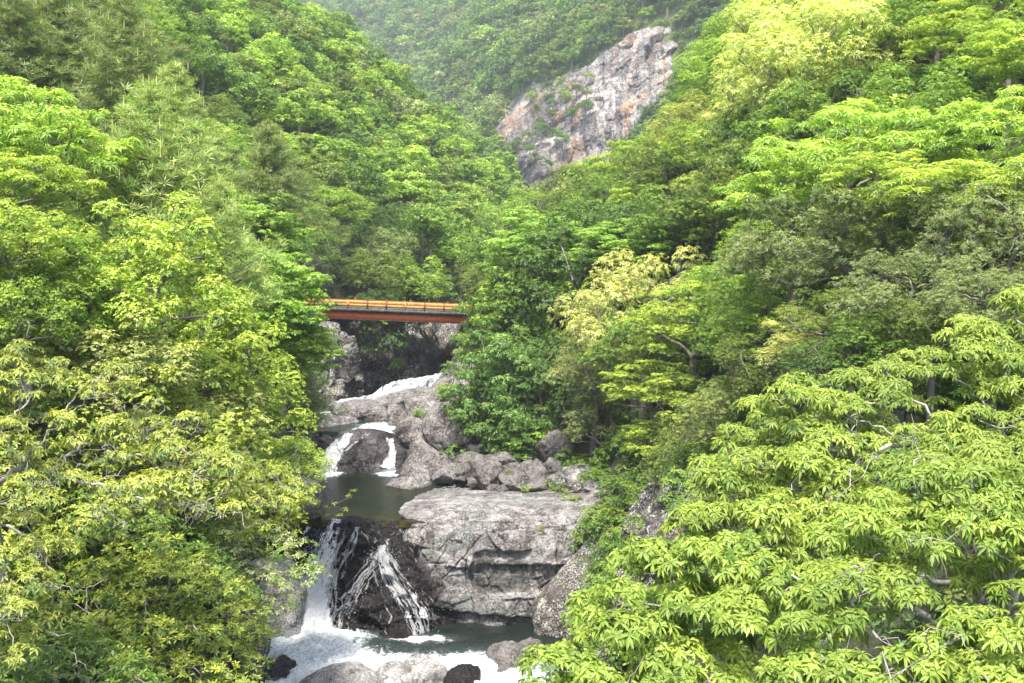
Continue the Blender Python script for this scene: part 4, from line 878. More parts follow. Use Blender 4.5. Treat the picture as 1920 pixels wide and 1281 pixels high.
# --- trees one can name, each at its place on the slopes: kind, px, py, depth, radius px, tint, zs, label
H = [
 # right side, from the bridge towards the viewer
 ('maple', 968, 600, 96, 90, 'mid', 1.1, 'maple with flat green layers of leaves just right of the bridge end'),
 ('maple', 955, 735, 89, 100, 'cool', 1.15, 'maple hanging its lowest layers over the boulder pile'),
 ('maple', 1000, 815, 86.5, 55, 'bright', .6, 'light green low maple spray in front of the boulder pile'),
 ('evergreen', 1045, 740, 87.5, 88, 'dark', 1.2, 'dense dark green tree leaning over the boulder pile, right of the maples'),
 ('evergreen', 900, 648, 99, 34, 'grey', 1.0, 'small grey green shrubby tree by the thin far waterfall'),
 ('evergreen', 905, 545, 108, 45, 'olive', 1.0, 'small olive yellow tree at the right end of the bridge rail'),
 ('evergreen', 1105, 520, 93, 118, 'dark', 1.1, 'large dark evergreen in the middle of the right slope'),
 ('maple', 1010, 455, 98, 86, 'bright', .7, 'bright lime layered tree above and right of the bridge'),
 ('maple', 1180, 455, 88, 88, 'bright', .55, 'bright lime layered tree with bare twigs in front of the large dark evergreen'),
 ('evergreen', 930, 460, 118, 60, 'mid', 1.0, 'mid green tree at the foot of the right slope behind the lime layered tree'),
 ('evergreen', 1005, 408, 122, 58, 'yg', .9, 'yellow green crown at the notch between the two slopes'),
 ('evergreen', 1075, 378, 114, 72, 'olive', .9, 'olive crown on the right ridge line below the landslide'),
 ('evergreen', 1150, 400, 104, 90, 'mid', .9, 'dark mid green crown below the landslide on the right slope'),
 ('whorled', 1180, 338, 110, 72, 'yellow', 1.0, 'yellow tipped crown on the ridge line under the landslide foot'),
 ('evergreen', 1262, 335, 98, 86, 'olive', .95, 'olive dark crown between the ridge and the lime layered trees'),
 ('chinquapin', 1315, 252, 100, 84, 'brown', .8, 'brownish cream drooping crown on the right ridge line'),
 ('whorled', 1375, 305, 90, 92, 'yellow', .9, 'yellow green rounded crown in the upper right slope centre'),
 ('whorled', 1345, 395, 84, 96, 'olive', .95, 'olive crown with yellow tips above the blossoming tree'),
 ('evergreen', 1240, 440, 90, 78, 'dark', 1.0, 'dark crown behind bare twigs on the right slope'),
 ('chinquapin', 1190, 625, 79, 112, 'pale', 1.2, 'tall blossoming tree with cream flower tips on the right slope'),
 ('chinquapin', 1120, 700, 82, 70, 'grey', 1.1, 'grey green lower crown left of the cream blossoming tree'),
 ('evergreen', 1130, 800, 80.5, 62, 'grey', 1.0, 'grey green crown with pale tips overhanging the lichen outcrop'),
 ('whorled', 1300, 620, 71, 112, 'yellow', .8, 'yellow green tree with red specks beside the cream blossoming tree'),
 ('whorled', 1225, 735, 70, 88, 'yellow', .7, 'lower yellow green whorled tree with red specks above the slab'),
 ('whorled', 1235, 835, 69, 70, 'yg', .7, 'yellow green tuft of a tree over the dark hollow by the outcrop'),
 ('feathery', 1335, 540, 76, 70, 'bright', .8, 'small light green feathery crown above the yellow green tree'),
 ('chinquapin', 1445, 165, 84, 104, 'cream', 1.0, 'cream green billowing chinquapin, leftmost on the upper right ridge'),
 ('chinquapin', 1545, 145, 80, 128, 'cream', 1.1, 'largest cream green billowing chinquapin with its dark stems showing'),
 ('chinquapin', 1480, 60, 92, 96, 'cream', 1.0, 'cream green chinquapin at the top edge, above the largest one'),
 ('chinquapin', 1640, 90, 86, 118, 'cream', 1.0, 'cream green chinquapin right of the largest one'),
 ('chinquapin', 1590, 20, 98, 100, 'cream', .9, 'cream green chinquapin touching the top edge of the picture'),
 ('chinquapin', 1745, 105, 84, 100, 'cream', .9, 'cream green chinquapin furthest right of the billowing group'),
 ('chinquapin', 1395, 250, 88, 66, 'cream', .8, 'small cream green billow low on the left of the chinquapin group'),
 ('evergreen', 1760, 20, 100, 90, 'mid', .9, 'mid green crown at the top edge, right of the chinquapins'),
 ('evergreen', 1870, 45, 92, 90, 'olive', .9, 'olive crown in the top right corner'),
 ('evergreen', 1850, 130, 82, 100, 'olive', .9, 'dull olive rounded crown near the right edge, below the top corner'),
 ('evergreen', 1680, 215, 74, 100, 'mid', .8, 'dark leaved crown under the chinquapins'),
 ('whorled', 1790, 245, 68, 110, 'yellow', .7, 'yellow tipped crown on the right, above the feathery trees'),
 ('feathery', 1600, 300, 58, 160, 'bright', .8, 'wide pale green feathery tree with dark bare twigs on the right slope'),
 ('feathery', 1480, 385, 60, 120, 'bright', .7, 'pale green feathery branch hanging left over the grey trees'),
 ('feathery', 1870, 270, 52, 140, 'bright', .8, 'pale feathery green tree at the right edge'),
 ('whorled', 1660, 350, 50, 110, 'yg', .6, 'reddish specked yellow green shrub between the feathery and grey trees'),
 ('feathery', 1830, 375, 46, 150, 'yg', .6, 'yellow green feathery layers above the right edge of the grey trees'),
 ('narrowleaf', 1490, 480, 56, 118, 'grey', 1.0, 'grey green narrow leaved tree, leftmost of the grey group'),
 ('narrowleaf', 1620, 470, 50, 130, 'grey', 1.0, 'grey green narrow leaved tree in the middle of the grey group'),
 ('narrowleaf', 1760, 440, 46, 130, 'olive', .9, 'olive narrow leaved tree right of the middle grey one'),
 ('narrowleaf', 1880, 480, 42, 130, 'grey', 1.0, 'grey narrow leaved tree at the right edge'),
 ('narrowleaf', 1700, 560, 40, 120, 'grey', .8, 'low grey green bush with bare white twigs above the big rosette tree'),
 ('narrowleaf', 1590, 600, 46, 105, 'olive', .7, 'low olive bush between grey trees and the big rosette tree'),
 ('chinquapin', 1530, 650, 50, 90, 'pale', .7, 'pale cream flowering bush above the big rosette tree'),
 ('evergreen', 1450, 600, 58, 78, 'yg', .7, 'yellow green low bush left of the cream flowering bush'),
 ('narrowleaf', 1420, 700, 55, 80, 'olive', .9, 'round dark olive bush left of the big rosette tree'),
 ('narrowleaf', 1350, 790, 56, 84, 'pale', .9, 'pale grey bush with upright leaves beside the big rosette tree'),
 ('narrowleaf', 1290, 870, 60, 74, 'olive', 1.0, 'olive bush below the pale grey one'),
 ('evergreen', 1215, 940, 67, 68, 'mid', 1.0, 'bright mid green bush on the bank right of the slab'),
 # left side
 ('evergreen', 590, 512, 128, 42, 'mid', 1.0, 'mid green tree just above the left end of the bridge'),
 ('evergreen', 582, 480, 116, 44, 'mid', 1.0, 'mid green tree over the slope at the upper left of the bridge end'),
 ('evergreen', 612, 448, 120, 42, 'olive', 1.0, 'olive green tree higher on the slope above the left bridge end'),
 ('evergreen', 625, 470, 134, 46, 'dark', 1.0, 'dark green tree above and behind the left end of the bridge'),
 ('evergreen', 640, 535, 127, 26, 'dark', .8, 'small dark bush right behind the bridge rail near its left end'),
 ('maple', 490, 545, 62, 103, 'bright', .8, 'light green layered tree left of the bridge'),
 ('maple', 530, 640, 64, 88, 'yg', .6, 'yellow green low layers of leaves reaching over the gorge below the bridge'),
 ('maple', 560, 590, 70, 40, 'bright', .35, 'single light green bough in front of the bridge left end'),
 ('maple', 440, 430, 72, 110, 'bright', .7, 'light green layered tree behind the front pine'),
 ('feathery', 60, 270, 46, 150, 'bright', .9, 'bright light green spreading tree at the left edge'),
 ('feathery', 20, 350, 42, 120, 'yg', .7, 'light green boughs with pale bare twigs at the left edge'),
 ('evergreen', 130, 470, 44, 70, 'pale', .9, 'small yellowish rounded tree left of the front pine foot'),
 ('evergreen', 60, 430, 50, 80, 'dark', .9, 'dark green tree in the gap left of the front pine'),
 ('shrubby', 280, 545, 38, 118, 'yg', 1.1, 'vine covered yellow green tree below the front pine'),
 ('shrubby', 30, 560, 38, 100, 'yg', 1.0, 'vine covered bright green bush at the left edge'),
 ('shrubby', 140, 610, 40, 90, 'mid', 1.0, 'mid green leafy bush left of the vine covered tree'),
 ('shrubby', 390, 660, 44, 110, 'yg', 1.0, 'vine covered slope bush with lime leaves'),
 ('shrubby', 470, 780, 48, 90, 'yg', .9, 'lime leaved bush on the left bank above the upper pool'),
 ('shrubby', 535, 870, 58, 62, 'yg', .7, 'lime green vine trailing over the left bank rock'),
 ('shrubby', 380, 800, 42, 100, 'pale', .9, 'pale yellow green bush in the middle of the left bank'),
 ('narrowleaf', 1750, 640, 38, 95, 'olive', .8, 'low olive bush in the gap above the middle of the second rosette tree'),
 ('narrowleaf', 1860, 580, 36, 100, 'grey', .8, 'low grey bush by the right edge above the second rosette tree'),
 ('evergreen', 1650, 655, 39, 90, 'mid', .7, 'low mid green bush just above the second rosette tree'),
 ('narrowleaf', 1560, 690, 40, 80, 'dark', .8, 'low dark bush at the upper left rim of the second rosette tree'),
 ('shrubby', 38, 600, 33, 80, 'mid', 1.0, 'mid green bush at the left edge under the vine covered one'),
 ('shrubby', 90, 520, 36, 90, 'mid', .9, 'mid green leafy bush low behind the small yellowish rounded tree'),
 ('shrubby', 20, 460, 34, 80, 'yg', .9, 'lime bush at the left edge below the light green spreading tree'),
 ('shrubby', 180, 590, 37, 80, 'bright', .9, 'light green bush between the left edge bush and the vine covered tree'),
 ('shrubby', 470, 900, 52, 60, 'mid', .8, 'mid green bush over the pale rock of the left bank'),
 ('shrubby', 215, 700, 36, 120, 'pale', .8, 'pale cream green bush behind the bare grey branches'),
]
PINES = [(285, 400, 48, 0, 1.0, 'pine', 'tall light green pine with upright candles, nearest on the left'),
 (235, 175, 66, 2, .95, 'pined', 'pine directly behind the tallest light green pine'),
 (110, 95, 74, 1, 1.1, 'pined', 'dark pine near the top left corner'),
 (20, 120, 70, 2, 1.0, 'pined', 'dark pine at the left edge of the picture'),
 (185, 40, 82, 0, 1.0, 'pined', 'dark pine touching the top edge on the left'),
 (505, 345, 74, 1, .85, 'pined', 'short pine on the slope right of the front pine'),
 (330, 250, 62, 1, .8, 'pine', 'slim pine just right behind the front pine'),
 (410, 470, 52, 1, .70, 'pine', 'low pine spreading at the right foot of the front pine'),
 (560, 740, 76, 1, .62, 'pined', 'small dark pine leaning over the basin from the left bank')]
# vine-covered bushes: broad leaves on shaggy mounds, built finer since they stand near
for s in range(3):
    register('shrubby', build_species('shrubby', 110+s, dome_pads(r(110+s), 3.9, 3.3, 70, .85), dict(k=5, L=.135, W=.095, dens=24, flat=.9, fl=.8, fl0=-.3, flk=.8, elev=.2, droop=.3)), s)
NAMES = dict(maple='maple_tree', evergreen='evergreen_tree', chinquapin='chinquapin_tree', whorled='whorled_leaf_tree', feathery='feathery_leaf_tree', narrowleaf='narrow_leaf_tree', shrubby='vine_covered_bush', shrub='shrub')
for i, (k, px, py, d, rp, tn, zs, lab) in enumerate(H):
    C = Pt(px, py, d); R = rp*d/2000*(1.3 if k == 'shrubby' else 1.12); t = T[tn]
    place(k, C, R, NAMES[k], t[0], t[1], lab, 'bush' if 'bush' in lab or 'shrub' in lab else 'tree', zs=zs, ground=(C[2]-R*1.15 if (k == 'shrubby') or 460 < px < 620 else None), minh=.3 if k == 'shrubby' else 2.5)
for (px, py, d, v, s, tn, lab) in PINES:
    t = T[tn]; place('pine', Pt(px, py, d), 4*s, 'pine_tree', t[0], t[1], lab, var=v, ground=(Pt(px, py, d)[2]-5 if px == 560 else None))
# ledge shrubs
SH = [(1130, 1005, 67, 62, 'mid', 'green shrub growing on the right end of the slab'), (1165, 1060, 65, 48, 'olive', 'brownish green shrub under the slab end bushes'), (1170, 960, 69, 46, 'olive', 'dull olive shrub at the top right of the slab'),
 (1110, 1055, 66.5, 30, 'yg', 'small yellow green shrub on the dark leaning rock'), (1225, 1030, 63, 60, 'mid', 'mid green shrub behind the tips of the big rosette tree'), (1260, 980, 60, 55, 'dark', 'dark green shrub in shade behind the big rosette tree'),
 (715, 622, 116.5, 44, 'dark', 'dark shrub hanging on the shaded wall under the bridge'), (740, 648, 116, 34, 'dark', 'lower dark shrub on the shaded wall, under the middle of the bridge'), (690, 650, 116.8, 24, 'mid', 'small green tuft on the left of the shaded wall'), (770, 615, 117, 36, 'dark', 'dark shrub under the right half of the bridge'), (672, 606, 116, 24, 'dark', 'dark leaves close under the red girder on the left'),
 (745, 685, 116, 16, 'mid', 'tiny green plant low on the shaded wall'), (800, 640, 116.5, 16, 'dark', 'tiny dark plant on the right of the shaded wall'),
 (838, 742, 96, 26, 'yg', 'small yellow green sapling on the mauve rock'), (850, 700, 100, 24, 'mid', 'small green plant high on the rock shoulder'), (787, 778, 92.4, 13, 'bright', 'tiny bright green plant in a cleft above the cascade'), (826, 812, 89, 8, 'mid', 'tiny green tuft in a crack of the mauve shoulder'),
 (985, 918, 78.5, 9, 'bright', 'tiny bright plant between two front boulders'), (960, 888, 79.5, 10, 'mid', 'tiny green plant in the boulder pile'), (1060, 928, 77, 9, 'mid', 'tiny tuft on the slab shelf'),
 (1014, 992, 68.4, 9, 'pale', 'pale grass tuft on the front edge of the slab'), (512, 795, 74, 40, 'dark', 'dark shrub on the left bank under the vines'), (545, 800, 82, 34, 'dark', 'dark green shrub under the small leaning pine'), (588, 720, 98, 30, 'mid', 'green shrub at the foot of the pillar rock'),
 (560, 690, 96, 44, 'dark', 'dark shrub on the left bank below the bridge'), (600, 650, 104, 26, 'mid', 'green bush at the left bridge end under the girder')]
for (px, py, d, rp, tn, lab) in SH:
    t = T[tn]; C = Pt(px, py, d); R = rp*d/2000; o = place('shrub', C, R, 'shrub', t[0], t[1], lab, 'shrub', baseR=1.35, minh=.25, ground=C[2]-.8*R-.25)

# ------------------------------------------------------------------ near foliage, built where it stands
def near_tree(name, foot, pads, spec, tint, flushc, label, cat='tree', r0=.16, seed=0, fork=None, wood=None, rosettes=None, bare=0, k=7, limbfrac=1.0):
    """pads: list of (world centre, radius)"""
    foot = np.asarray(foot, float); rng = r(seed); root = empty(name, tuple(foot)); tag(root, label, cat)
    lf = Leafs(); C = np.array([p[0] for p in pads])-foot; Rr = [p[1] for p in pads]
    for c, R in zip(C, Rr):
        P, N, h = pad_points(rng, c, R, spec.get('flat', .5), spec['dens'], spec.get('low', -.2), spec.get('shell', .5))
        if 'out' in spec: N = norm(N+np.array(spec['out'])*.5)
        b = np.clip(rng.normal(.5, .2), 0, 1); rnd = np.clip(b+rng.normal(0, .2, len(P)), 0, 1)
        fl = np.clip((h-spec.get('fl0', .0))*1.2+rng.normal(.1, .25, len(P)), 0, 1)*spec.get('fl', .6)
        lf.add(*leaves(rng, P, N, spec['k'], spec['L'], spec['W'], spec.get('elev', .2), spec.get('droop', .3), spec.get('detail', 1), rnd=rnd, flush=fl, ljit=.35))
    o = obj('crown', lf.mesh(name+'_crown'), root); o['tint'] = tint; o['flushc'] = flushc
    fork = np.asarray(fork if fork is not None else foot+np.array([0, 0, 3.]), float)-foot
    mb = MB(); t = np.linspace(0, 1, 8)[:, None]; P = fork*t+np.array([.35, .2, 0])*np.sin(t*math.pi); mb.tube(P, np.linspace(r0*1.9, r0*1.2, 8), 9)
    obj('trunk', mb.mesh(name+'_trunk', wood or BARK), root)
    mb = MB()
    M, par, rad = draw_tree(rng, mb, fork, C, r0, k, 8, .16, spec.get('drop', .12))
    def twig(a, b, ra, rb, n=7):
        t = np.linspace(0, 1, n)[:, None]; L = np.linalg.norm(b-a); w_ = np.cumsum(rng.normal(0, .09*L, (n, 3)), 0); w_ -= t*w_[-1]*.5; Q = a+(b-a)*t+w_*(t > 0); mb.tube(Q, np.linspace(ra, rb, n), 5); return Q
    for i in range(1, len(M)):       # spray of twigs inside every pad
        for q in range(3): twig(M[i], M[i]+norm(rng.normal(size=3)+np.array([0, 0, .5]))*rng.uniform(.3, .9)*Rr[0], r0*.07, r0*.02, 5)
    for i in range(bare):
        j = rng.integers(1, len(M)); Q = twig(M[j], M[j]+norm(rng.normal(size=3)*np.array([1, .6, .5])+np.array([.3, -.5, .3]))*rng.uniform(.6, 1.5), r0*.16, r0*.05, 9)
        for q in range(4): s_ = Q[rng.integers(3, 9)]; twig(s_, s_+norm(rng.normal(size=3)+np.array([0, -.3, .2]))*rng.uniform(.25, .7), r0*.07, r0*.02)
    obj('branches', mb.mesh(name+'_branches', wood or BARK), root)
    return root
def region_pads(seed, poly, depth, n, R, holes=(), mind=None, dj=.5):
    """pads scattered through a slab of space; depth(px,py) gives metres"""
    rng = r(seed); xs = [p[0] for p in poly]; yy = [p[1] for p in poly]; out = []; T_ = 0; pts = []
    while len(out) < n and T_ < n*200:
        T_ += 1; x = rng.uniform(min(xs), max(xs)); y = rng.uniform(min(yy), max(yy))
        if not in_poly(x, y, poly): continue
        if any(((x-h[0])/h[2])**2+((y-h[1])/h[3])**2 < 1 for h in holes): continue
        d = depth(x, y)+rng.normal(0, dj); rad = R*rng.uniform(.7, 1.3); pr = rad/d*2000
        if any((x-a)**2+((y-b)*1.25)**2 < (pr*.62)**2 for a, b in pts): continue
        pts.append((x, y)); out.append((Pt(x, y, d), rad))
    return out
# big rosette tree, lower right (two trees)
poly1 = [(985, 1300), (1005, 1215), (1075, 1130), (1150, 1090), (1215, 1015), (1285, 1010), (1400, 1000), (1560, 985), (1700, 900), (1760, 840), (1840, 850), (2060, 800), (2060, 1420), (960, 1420)]
d1 = lambda x, y: 12.6+(1281-y)*.0075-(x-1000)*.0008
poly2 = [(1270, 1020), (1295, 900), (1345, 815), (1470, 710), (1580, 715), (1690, 655), (1790, 600), (1940, 540), (2080, 520), (2080, 1000), (1700, 1010), (1500, 1040)]
d2 = lambda x, y: 17+(1000-y)*.012
ROS = dict(k=10, L=.112, W=.034, dens=74, flat=.55, elev=.10, droop=.42, fl=.6, fl0=-.4, low=-.1, shell=.55, out=(-.15, -.35, 0))
p1 = region_pads(201, poly1, d1, 170, .30, holes=[(1800, 1095, 95, 62), (1700, 1165, 70, 40), (1490, 1010, 50, 26), (1300, 1185, 40, 24)], dj=.3)
p1b = [(c+np.array([.1, .9, -.75]), R) for c, R in p1[::2]]
near_tree('rosette_leaf_tree', (6.6, 15.5, -11), p1+p1b, ROS, (0.080, 0.175, 0.025), (0.29, 0.42, 0.070), 'nearest tree, big glossy drooping rosettes of leaves filling the bottom right', r0=.085, seed=301, fork=Pt(1880, 1180, 14.2), wood=BARK_PALE, bare=26)
p2 = region_pads(202, poly2, d2, 150, .40, holes=[(1660, 925, 85, 36), (1760, 745, 70, 38), (1560, 870, 50, 24)], dj=.4)
p2b = [(c+np.array([.2, 1.1, -.8]), R) for c, R in p2[::2]]
near_tree('rosette_leaf_tree', (9.5, 21, -11), p2+p2b, dict(ROS, dens=54, L=.118, W=.036), (0.085, 0.18, 0.025), (0.31, 0.43, 0.070), 'second rosette leaved tree, behind the nearest one and up to the right edge', r0=.10, seed=302, fork=Pt(1900, 860, 19.5), wood=BARK_PALE, bare=18)
# left foreground: umbrella-leaved tree with bare grey branches
polyS = [(-80, 640), (60, 650), (200, 690), (330, 700), (420, 760), (440, 850), (560, 900), (540, 960), (420, 970), (330, 940), (250, 960), (150, 1000), (140, 1120), (80, 1230), (-80, 1240)]
pS = region_pads(203, polyS, lambda x, y: 23+(1100-y)*.008+x*.004, 88, .50, holes=[(330, 760, 80, 26), (90, 760, 70, 16), (300, 880, 70, 14)], dj=.6)
near_tree('umbrella_leaf_tree', (-13.5, 26.5, -12), pS, dict(k=8, L=.125, W=.043, dens=34, flat=.55, elev=-.05, droop=.35, fl=.5, fl0=-.1, low=-.2), (0.135, 0.223, 0.061), (0.456, 0.528, 0.096), 'umbrella leaved tree with many bare pale grey branches at the left edge', r0=.085, seed=303, fork=Pt(-20, 930, 25.5), wood=BARK_PALE, bare=70)
# yellow layered shrub above the falls
polyY = [(330, 880), (420, 850), (540, 880), (580, 920), (575, 960), (540, 1000), (440, 1010), (330, 960), (280, 920)]
pY = region_pads(204, polyY, lambda x, y: 38+(980-y)*.02, 60, .75, dj=.6)
near_tree('layered_yellow_shrub', (-17, 41, -14), pY, dict(k=8, L=.15, W=.055, dens=17, flat=.3, elev=.4, droop=.1, fl=1.0, fl0=-.2, detail=0), (0.12, 0.20, 0.03), (0.30, 0.40, 0.07), 'yellow tipped flat layered shrub left of the lowest waterfall', 'bush', r0=.08, seed=304, fork=Pt(300, 960, 40))
pM = region_pads(216, [(-80, 470), (80, 470), (180, 560), (330, 640), (430, 720), (470, 830), (420, 960), (200, 1020), (-80, 1100)], lambda x, y: 31.5+(1000-y)*.012+x*.004, 130, .95, dj=.8)
near_tree('trailing_vine_bush', (-15, 37, -12), pM, dict(k=5, L=.125, W=.085, dens=17, flat=.7, elev=.2, droop=.3, fl=.8, fl0=-.1, detail=0), (.12, .205, .035), (.34, .45, .08), 'broad yellow green vine thicket behind the bare grey branches on the left', 'bush', r0=.07, seed=316, fork=Pt(150, 980, 37))
# white flowered spray
polyW = [(400, 1000), (500, 965), (560, 1020), (600, 1065), (580, 1110), (510, 1150), (450, 1130), (380, 1060)]
pW = region_pads(205, polyW, lambda x, y: 36+(1100-y)*.012, 56, .62, dj=.6)
near_tree('white_flowered_shrub', (-15.5, 38, -14), pW, dict(k=6, L=.14, W=.05, dens=13, flat=.28, elev=.15, droop=.25, fl=.5, fl0=.3, detail=0), (0.149, 0.270, 0.047), (0.720, 0.792, 0.504), 'airy branch with small white flowers reaching over the white water', 'bush', r0=.06, seed=305, fork=Pt(330, 1080, 37.5), bare=12)
pW2 = region_pads(215, [(230, 900), (340, 1000), (420, 1060), (460, 1130), (380, 1130), (250, 1010), (160, 1010), (150, 940)], lambda x, y: 31+(1100-y)*.01, 40, .6, dj=.7)
near_tree('dark_leaf_bush', (-12.5, 33, -16), pW2, dict(k=6, L=.15, W=.06, dens=14, flat=.6, elev=.2, droop=.2, fl=.3, fl0=.1, detail=0), (0.068, 0.149, 0.030), (0.240, 0.384, 0.060), 'dark green bush in shade under the bare grey branches', 'bush', r0=.07, seed=315, fork=Pt(230, 1150, 33.5))
# whorled shrub at the bottom left
polyR = [(150, 1060), (240, 1010), (330, 1020), (440, 1090), (500, 1180), (480, 1300), (300, 1330), (150, 1200)]
pR = region_pads(206, polyR, lambda x, y: 27+(1250-y)*.016, 74, .62, dj=.5)
near_tree('whorled_shrub', (-10.5, 29, -16), pR, dict(k=9, L=.145, W=.045, dens=19, flat=.32, elev=.35, droop=.12, fl=1.0, fl0=-.1, detail=0), (0.07, 0.15, 0.028), (0.30, 0.40, 0.07), 'dense shrub of yellow centred leaf whorls at the bottom left', 'bush', r0=.08, seed=306, fork=Pt(260, 1330, 30))
pD = region_pads(207, [(-80, 1180), (80, 1130), (200, 1200), (330, 1290), (330, 1400), (-80, 1400)], lambda x, y: 25+(1250-y)*.012, 46, .6, dj=.5)
near_tree('dark_leaf_bush', (-11.5, 26.5, -15), pD, dict(k=6, L=.15, W=.06, dens=15, flat=.6, elev=.2, droop=.2, fl=.3, fl0=.1, detail=0), (0.068, 0.149, 0.030), (0.240, 0.384, 0.060), 'dark green bush in the bottom left corner', 'bush', r0=.08, seed=307, fork=Pt(20, 1380, 26.5))
# little bough over the upper pool
pT = [(Pt(x, y, 58), .20) for x, y in [(570, 955), (590, 950), (610, 952), (628, 945), (645, 955), (635, 968), (615, 968), (596, 962), (655, 930), (662, 922), (600, 940)]]
near_tree('leafy_bough', (-13.2, 59.5, -16.0), pT, dict(k=5, L=.15, W=.06, dens=34, flat=.5, elev=.2, droop=.1, fl=.6, fl0=.0, detail=0), (0.162, 0.297, 0.041), (0.360, 0.456, 0.072), 'thin leafy sapling bough sticking out over the upper pool lip', 'sapling', r0=.025, seed=308, fork=Pt(555, 962, 59))

# ------------------------------------------------------------------ hillside woods
def vis_project(C, R):
    x, y, f = proj(C); return x[0], y[0], f[0], R/f[0]*2000
CAND = []; SEEN = [(928, 238), (975, 330), (990, 352), (1010, 345), (1040, 318), (1075, 300), (1160, 282), (1205, 255), (1262, 180), (1280, 50), (1180, 55), (1020, 160), (945, 200)]
A_ = flat.reshape(len(ys), TN, 3)
rng = r(500)
def species_at(x, y, z, d):
    n = vnoise(np.array([[x*.05, y*.05, 3.3]]), 44)[0]+rng.normal(0, .45)
    return n
pts = []
cell = {}
def ok(p, m):
    k = (int(p[0]//8), int(p[1]//8), int(p[2]//8))
    for a in (-1, 0, 1):
        for b in (-1, 0, 1):
            for c in (-1, 0, 1):
                for q in cell.get((k[0]+a, k[1]+b, k[2]+c), ()):
                    if np.linalg.norm(p-q) < m: return False
    cell.setdefault(k, []).append(p); return True
for _, C, R in PLACED:
    k = (int(C[0]//8), int(C[1]//8), int(C[2]//8)); cell.setdefault(k, []).append(np.array(C)-np.array([0, 0, 2.]))
iu = rng.integers(0, len(ys)-1, 60000); iv = rng.integers(0, TN-1, 60000)
area = np.linalg.norm(np.cross(A_[1:, :-1]-A_[:-1, :-1], A_[:-1, 1:]-A_[:-1, :-1]), axis=2); pa = (area/area.sum()).ravel()
sel = rng.choice(len(pa), 40000, p=pa); iu = sel//(TN-1); iv = sel % (TN-1)
for a, b in zip(iu, iv):
    p = A_[a, b]; kk_ = b/(TN-1)*10
    if p[1] < 30 or p[1] > 275: continue
    if p[1] < 118 and 3.15 < kk_ < 7.1: continue      # the open gorge
    if 118 <= p[1] < 150 and 3.9 < kk_ < 6.3: continue
    px, py, f = proj(p); px, py, f = px[0], py[0], f[0]
    if px < -180 or px > 2100 or py < -330: continue
    if f < 75 and px < 700: 
        if f < 50: continue
    if p[1] < 60 and px > 900: continue
    if not ok(p, 4.3 if f < 120 else 4.9): continue
    R = rng.uniform(2.4, 4.0) if f < 120 else rng.uniform(2.9, 4.6)
    C = p+np.array([0, 0, R*.7+rng.uniform(1.0, 3.2)])
    if 560 < px < 900 and f < 122 and py > 520: continue
    qx, qy, qf = proj(C); qr = R/qf[0]*2000
    if any(in_poly(qx[0]+ex*qr, qy[0]+ey*qr, SEEN) for ex, ey in ((0, -.8), (.75, 0), (-.75, 0), (0, 0), (.5, -.6), (-.5, -.6))): continue
    CAND.append((C, R, f))
# far mountain woods
Mg = MG; area = np.linalg.norm(np.cross(Mg[1:, :-1]-Mg[:-1, :-1], Mg[:-1, 1:]-Mg[:-1, :-1]), axis=2); pa = (area/area.sum()).ravel()
sel = rng.choice(len(pa), 90000, p=pa); cell.clear(); MC = []
for s_ in sel:
    a, b = s_//(Mg.shape[1]-1), s_ % (Mg.shape[1]-1); p = Mg[a, b]+(Mg[a+1, b]-Mg[a, b])*rng.random()+(Mg[a, b+1]-Mg[a, b])*rng.random()
    px, py, f = proj(p); px, py, f = px[0], py[0], f[0]
    if px < 300 or px > 1800 or py < -60 or py > 420: continue
    if in_poly(px, py-4, SCAR_POLY) and not (in_poly(px, py, [(1000, 165), (1062, 170), (1110, 140), (1110, 200), (1075, 250), (1030, 330), (960, 300), (985, 235)]) and rng.random() < .75): continue
    if px > 1330 and py > 300: continue
    if not ok(p, 5.4 if f < 550 else 7.6): continue
    R = rng.uniform(3.2, 5.4)*(1 if f < 550 else 1.4); small = in_poly(px, py-4, SCAR_POLY) or in_poly(px+6, py-26, SCAR_POLY) or in_poly(px-10, py, SCAR_POLY)
    if small: R *= .55
    if in_poly(px, py-4, SCAR_POLY): p = p*(1-11/np.linalg.norm(p))
    MC.append((p+np.array([0, 0, R*.8+(.5 if small else rng.uniform(.5, 2.5))]), R, f))
# who is seen: depth buffer of crown discs at a quarter of the picture size
def zbuffer(items):
    Wd, Hh = 640, 427; zb = np.full((Hh, Wd), 9e9); ib = np.full((Hh, Wd), -1)
    for i, (C, R) in enumerate(items):
        x, y, f = proj(C); x = x[0]/3; y = y[0]/3; q = R/f[0]*2000/3*.92
        x0, x1, y0, y1 = int(max(0, x-q)), int(min(Wd, x+q+1)), int(max(0, y-q)), int(min(Hh, y+q+1))
        if x0 >= x1 or y0 >= y1: continue
        X, Y = np.meshgrid(np.arange(x0, x1), np.arange(y0, y1)); m = ((X-x)**2+(Y-y)**2 < q*q) & (zb[y0:y1, x0:x1] > f[0])
        zb[y0:y1, x0:x1][m] = f[0]; ib[y0:y1, x0:x1][m] = i
    return np.bincount(ib[ib >= 0], minlength=len(items))
near_items = [(c, R) for pads in (p1, p2, pS, pY, pW, pR, pD) for c, R in pads]
items = [(C, R) for _, C, R in PLACED]+near_items; n0 = len(items)
items += [(C, R) for C, R, f in CAND]; n1 = len(items); items += [(C, R) for C, R, f in MC]
vis = zbuffer(items); vc = vis[n0:n1]; vm = vis[n1:]
kinds_hill = []
order = np.argsort(-vc)
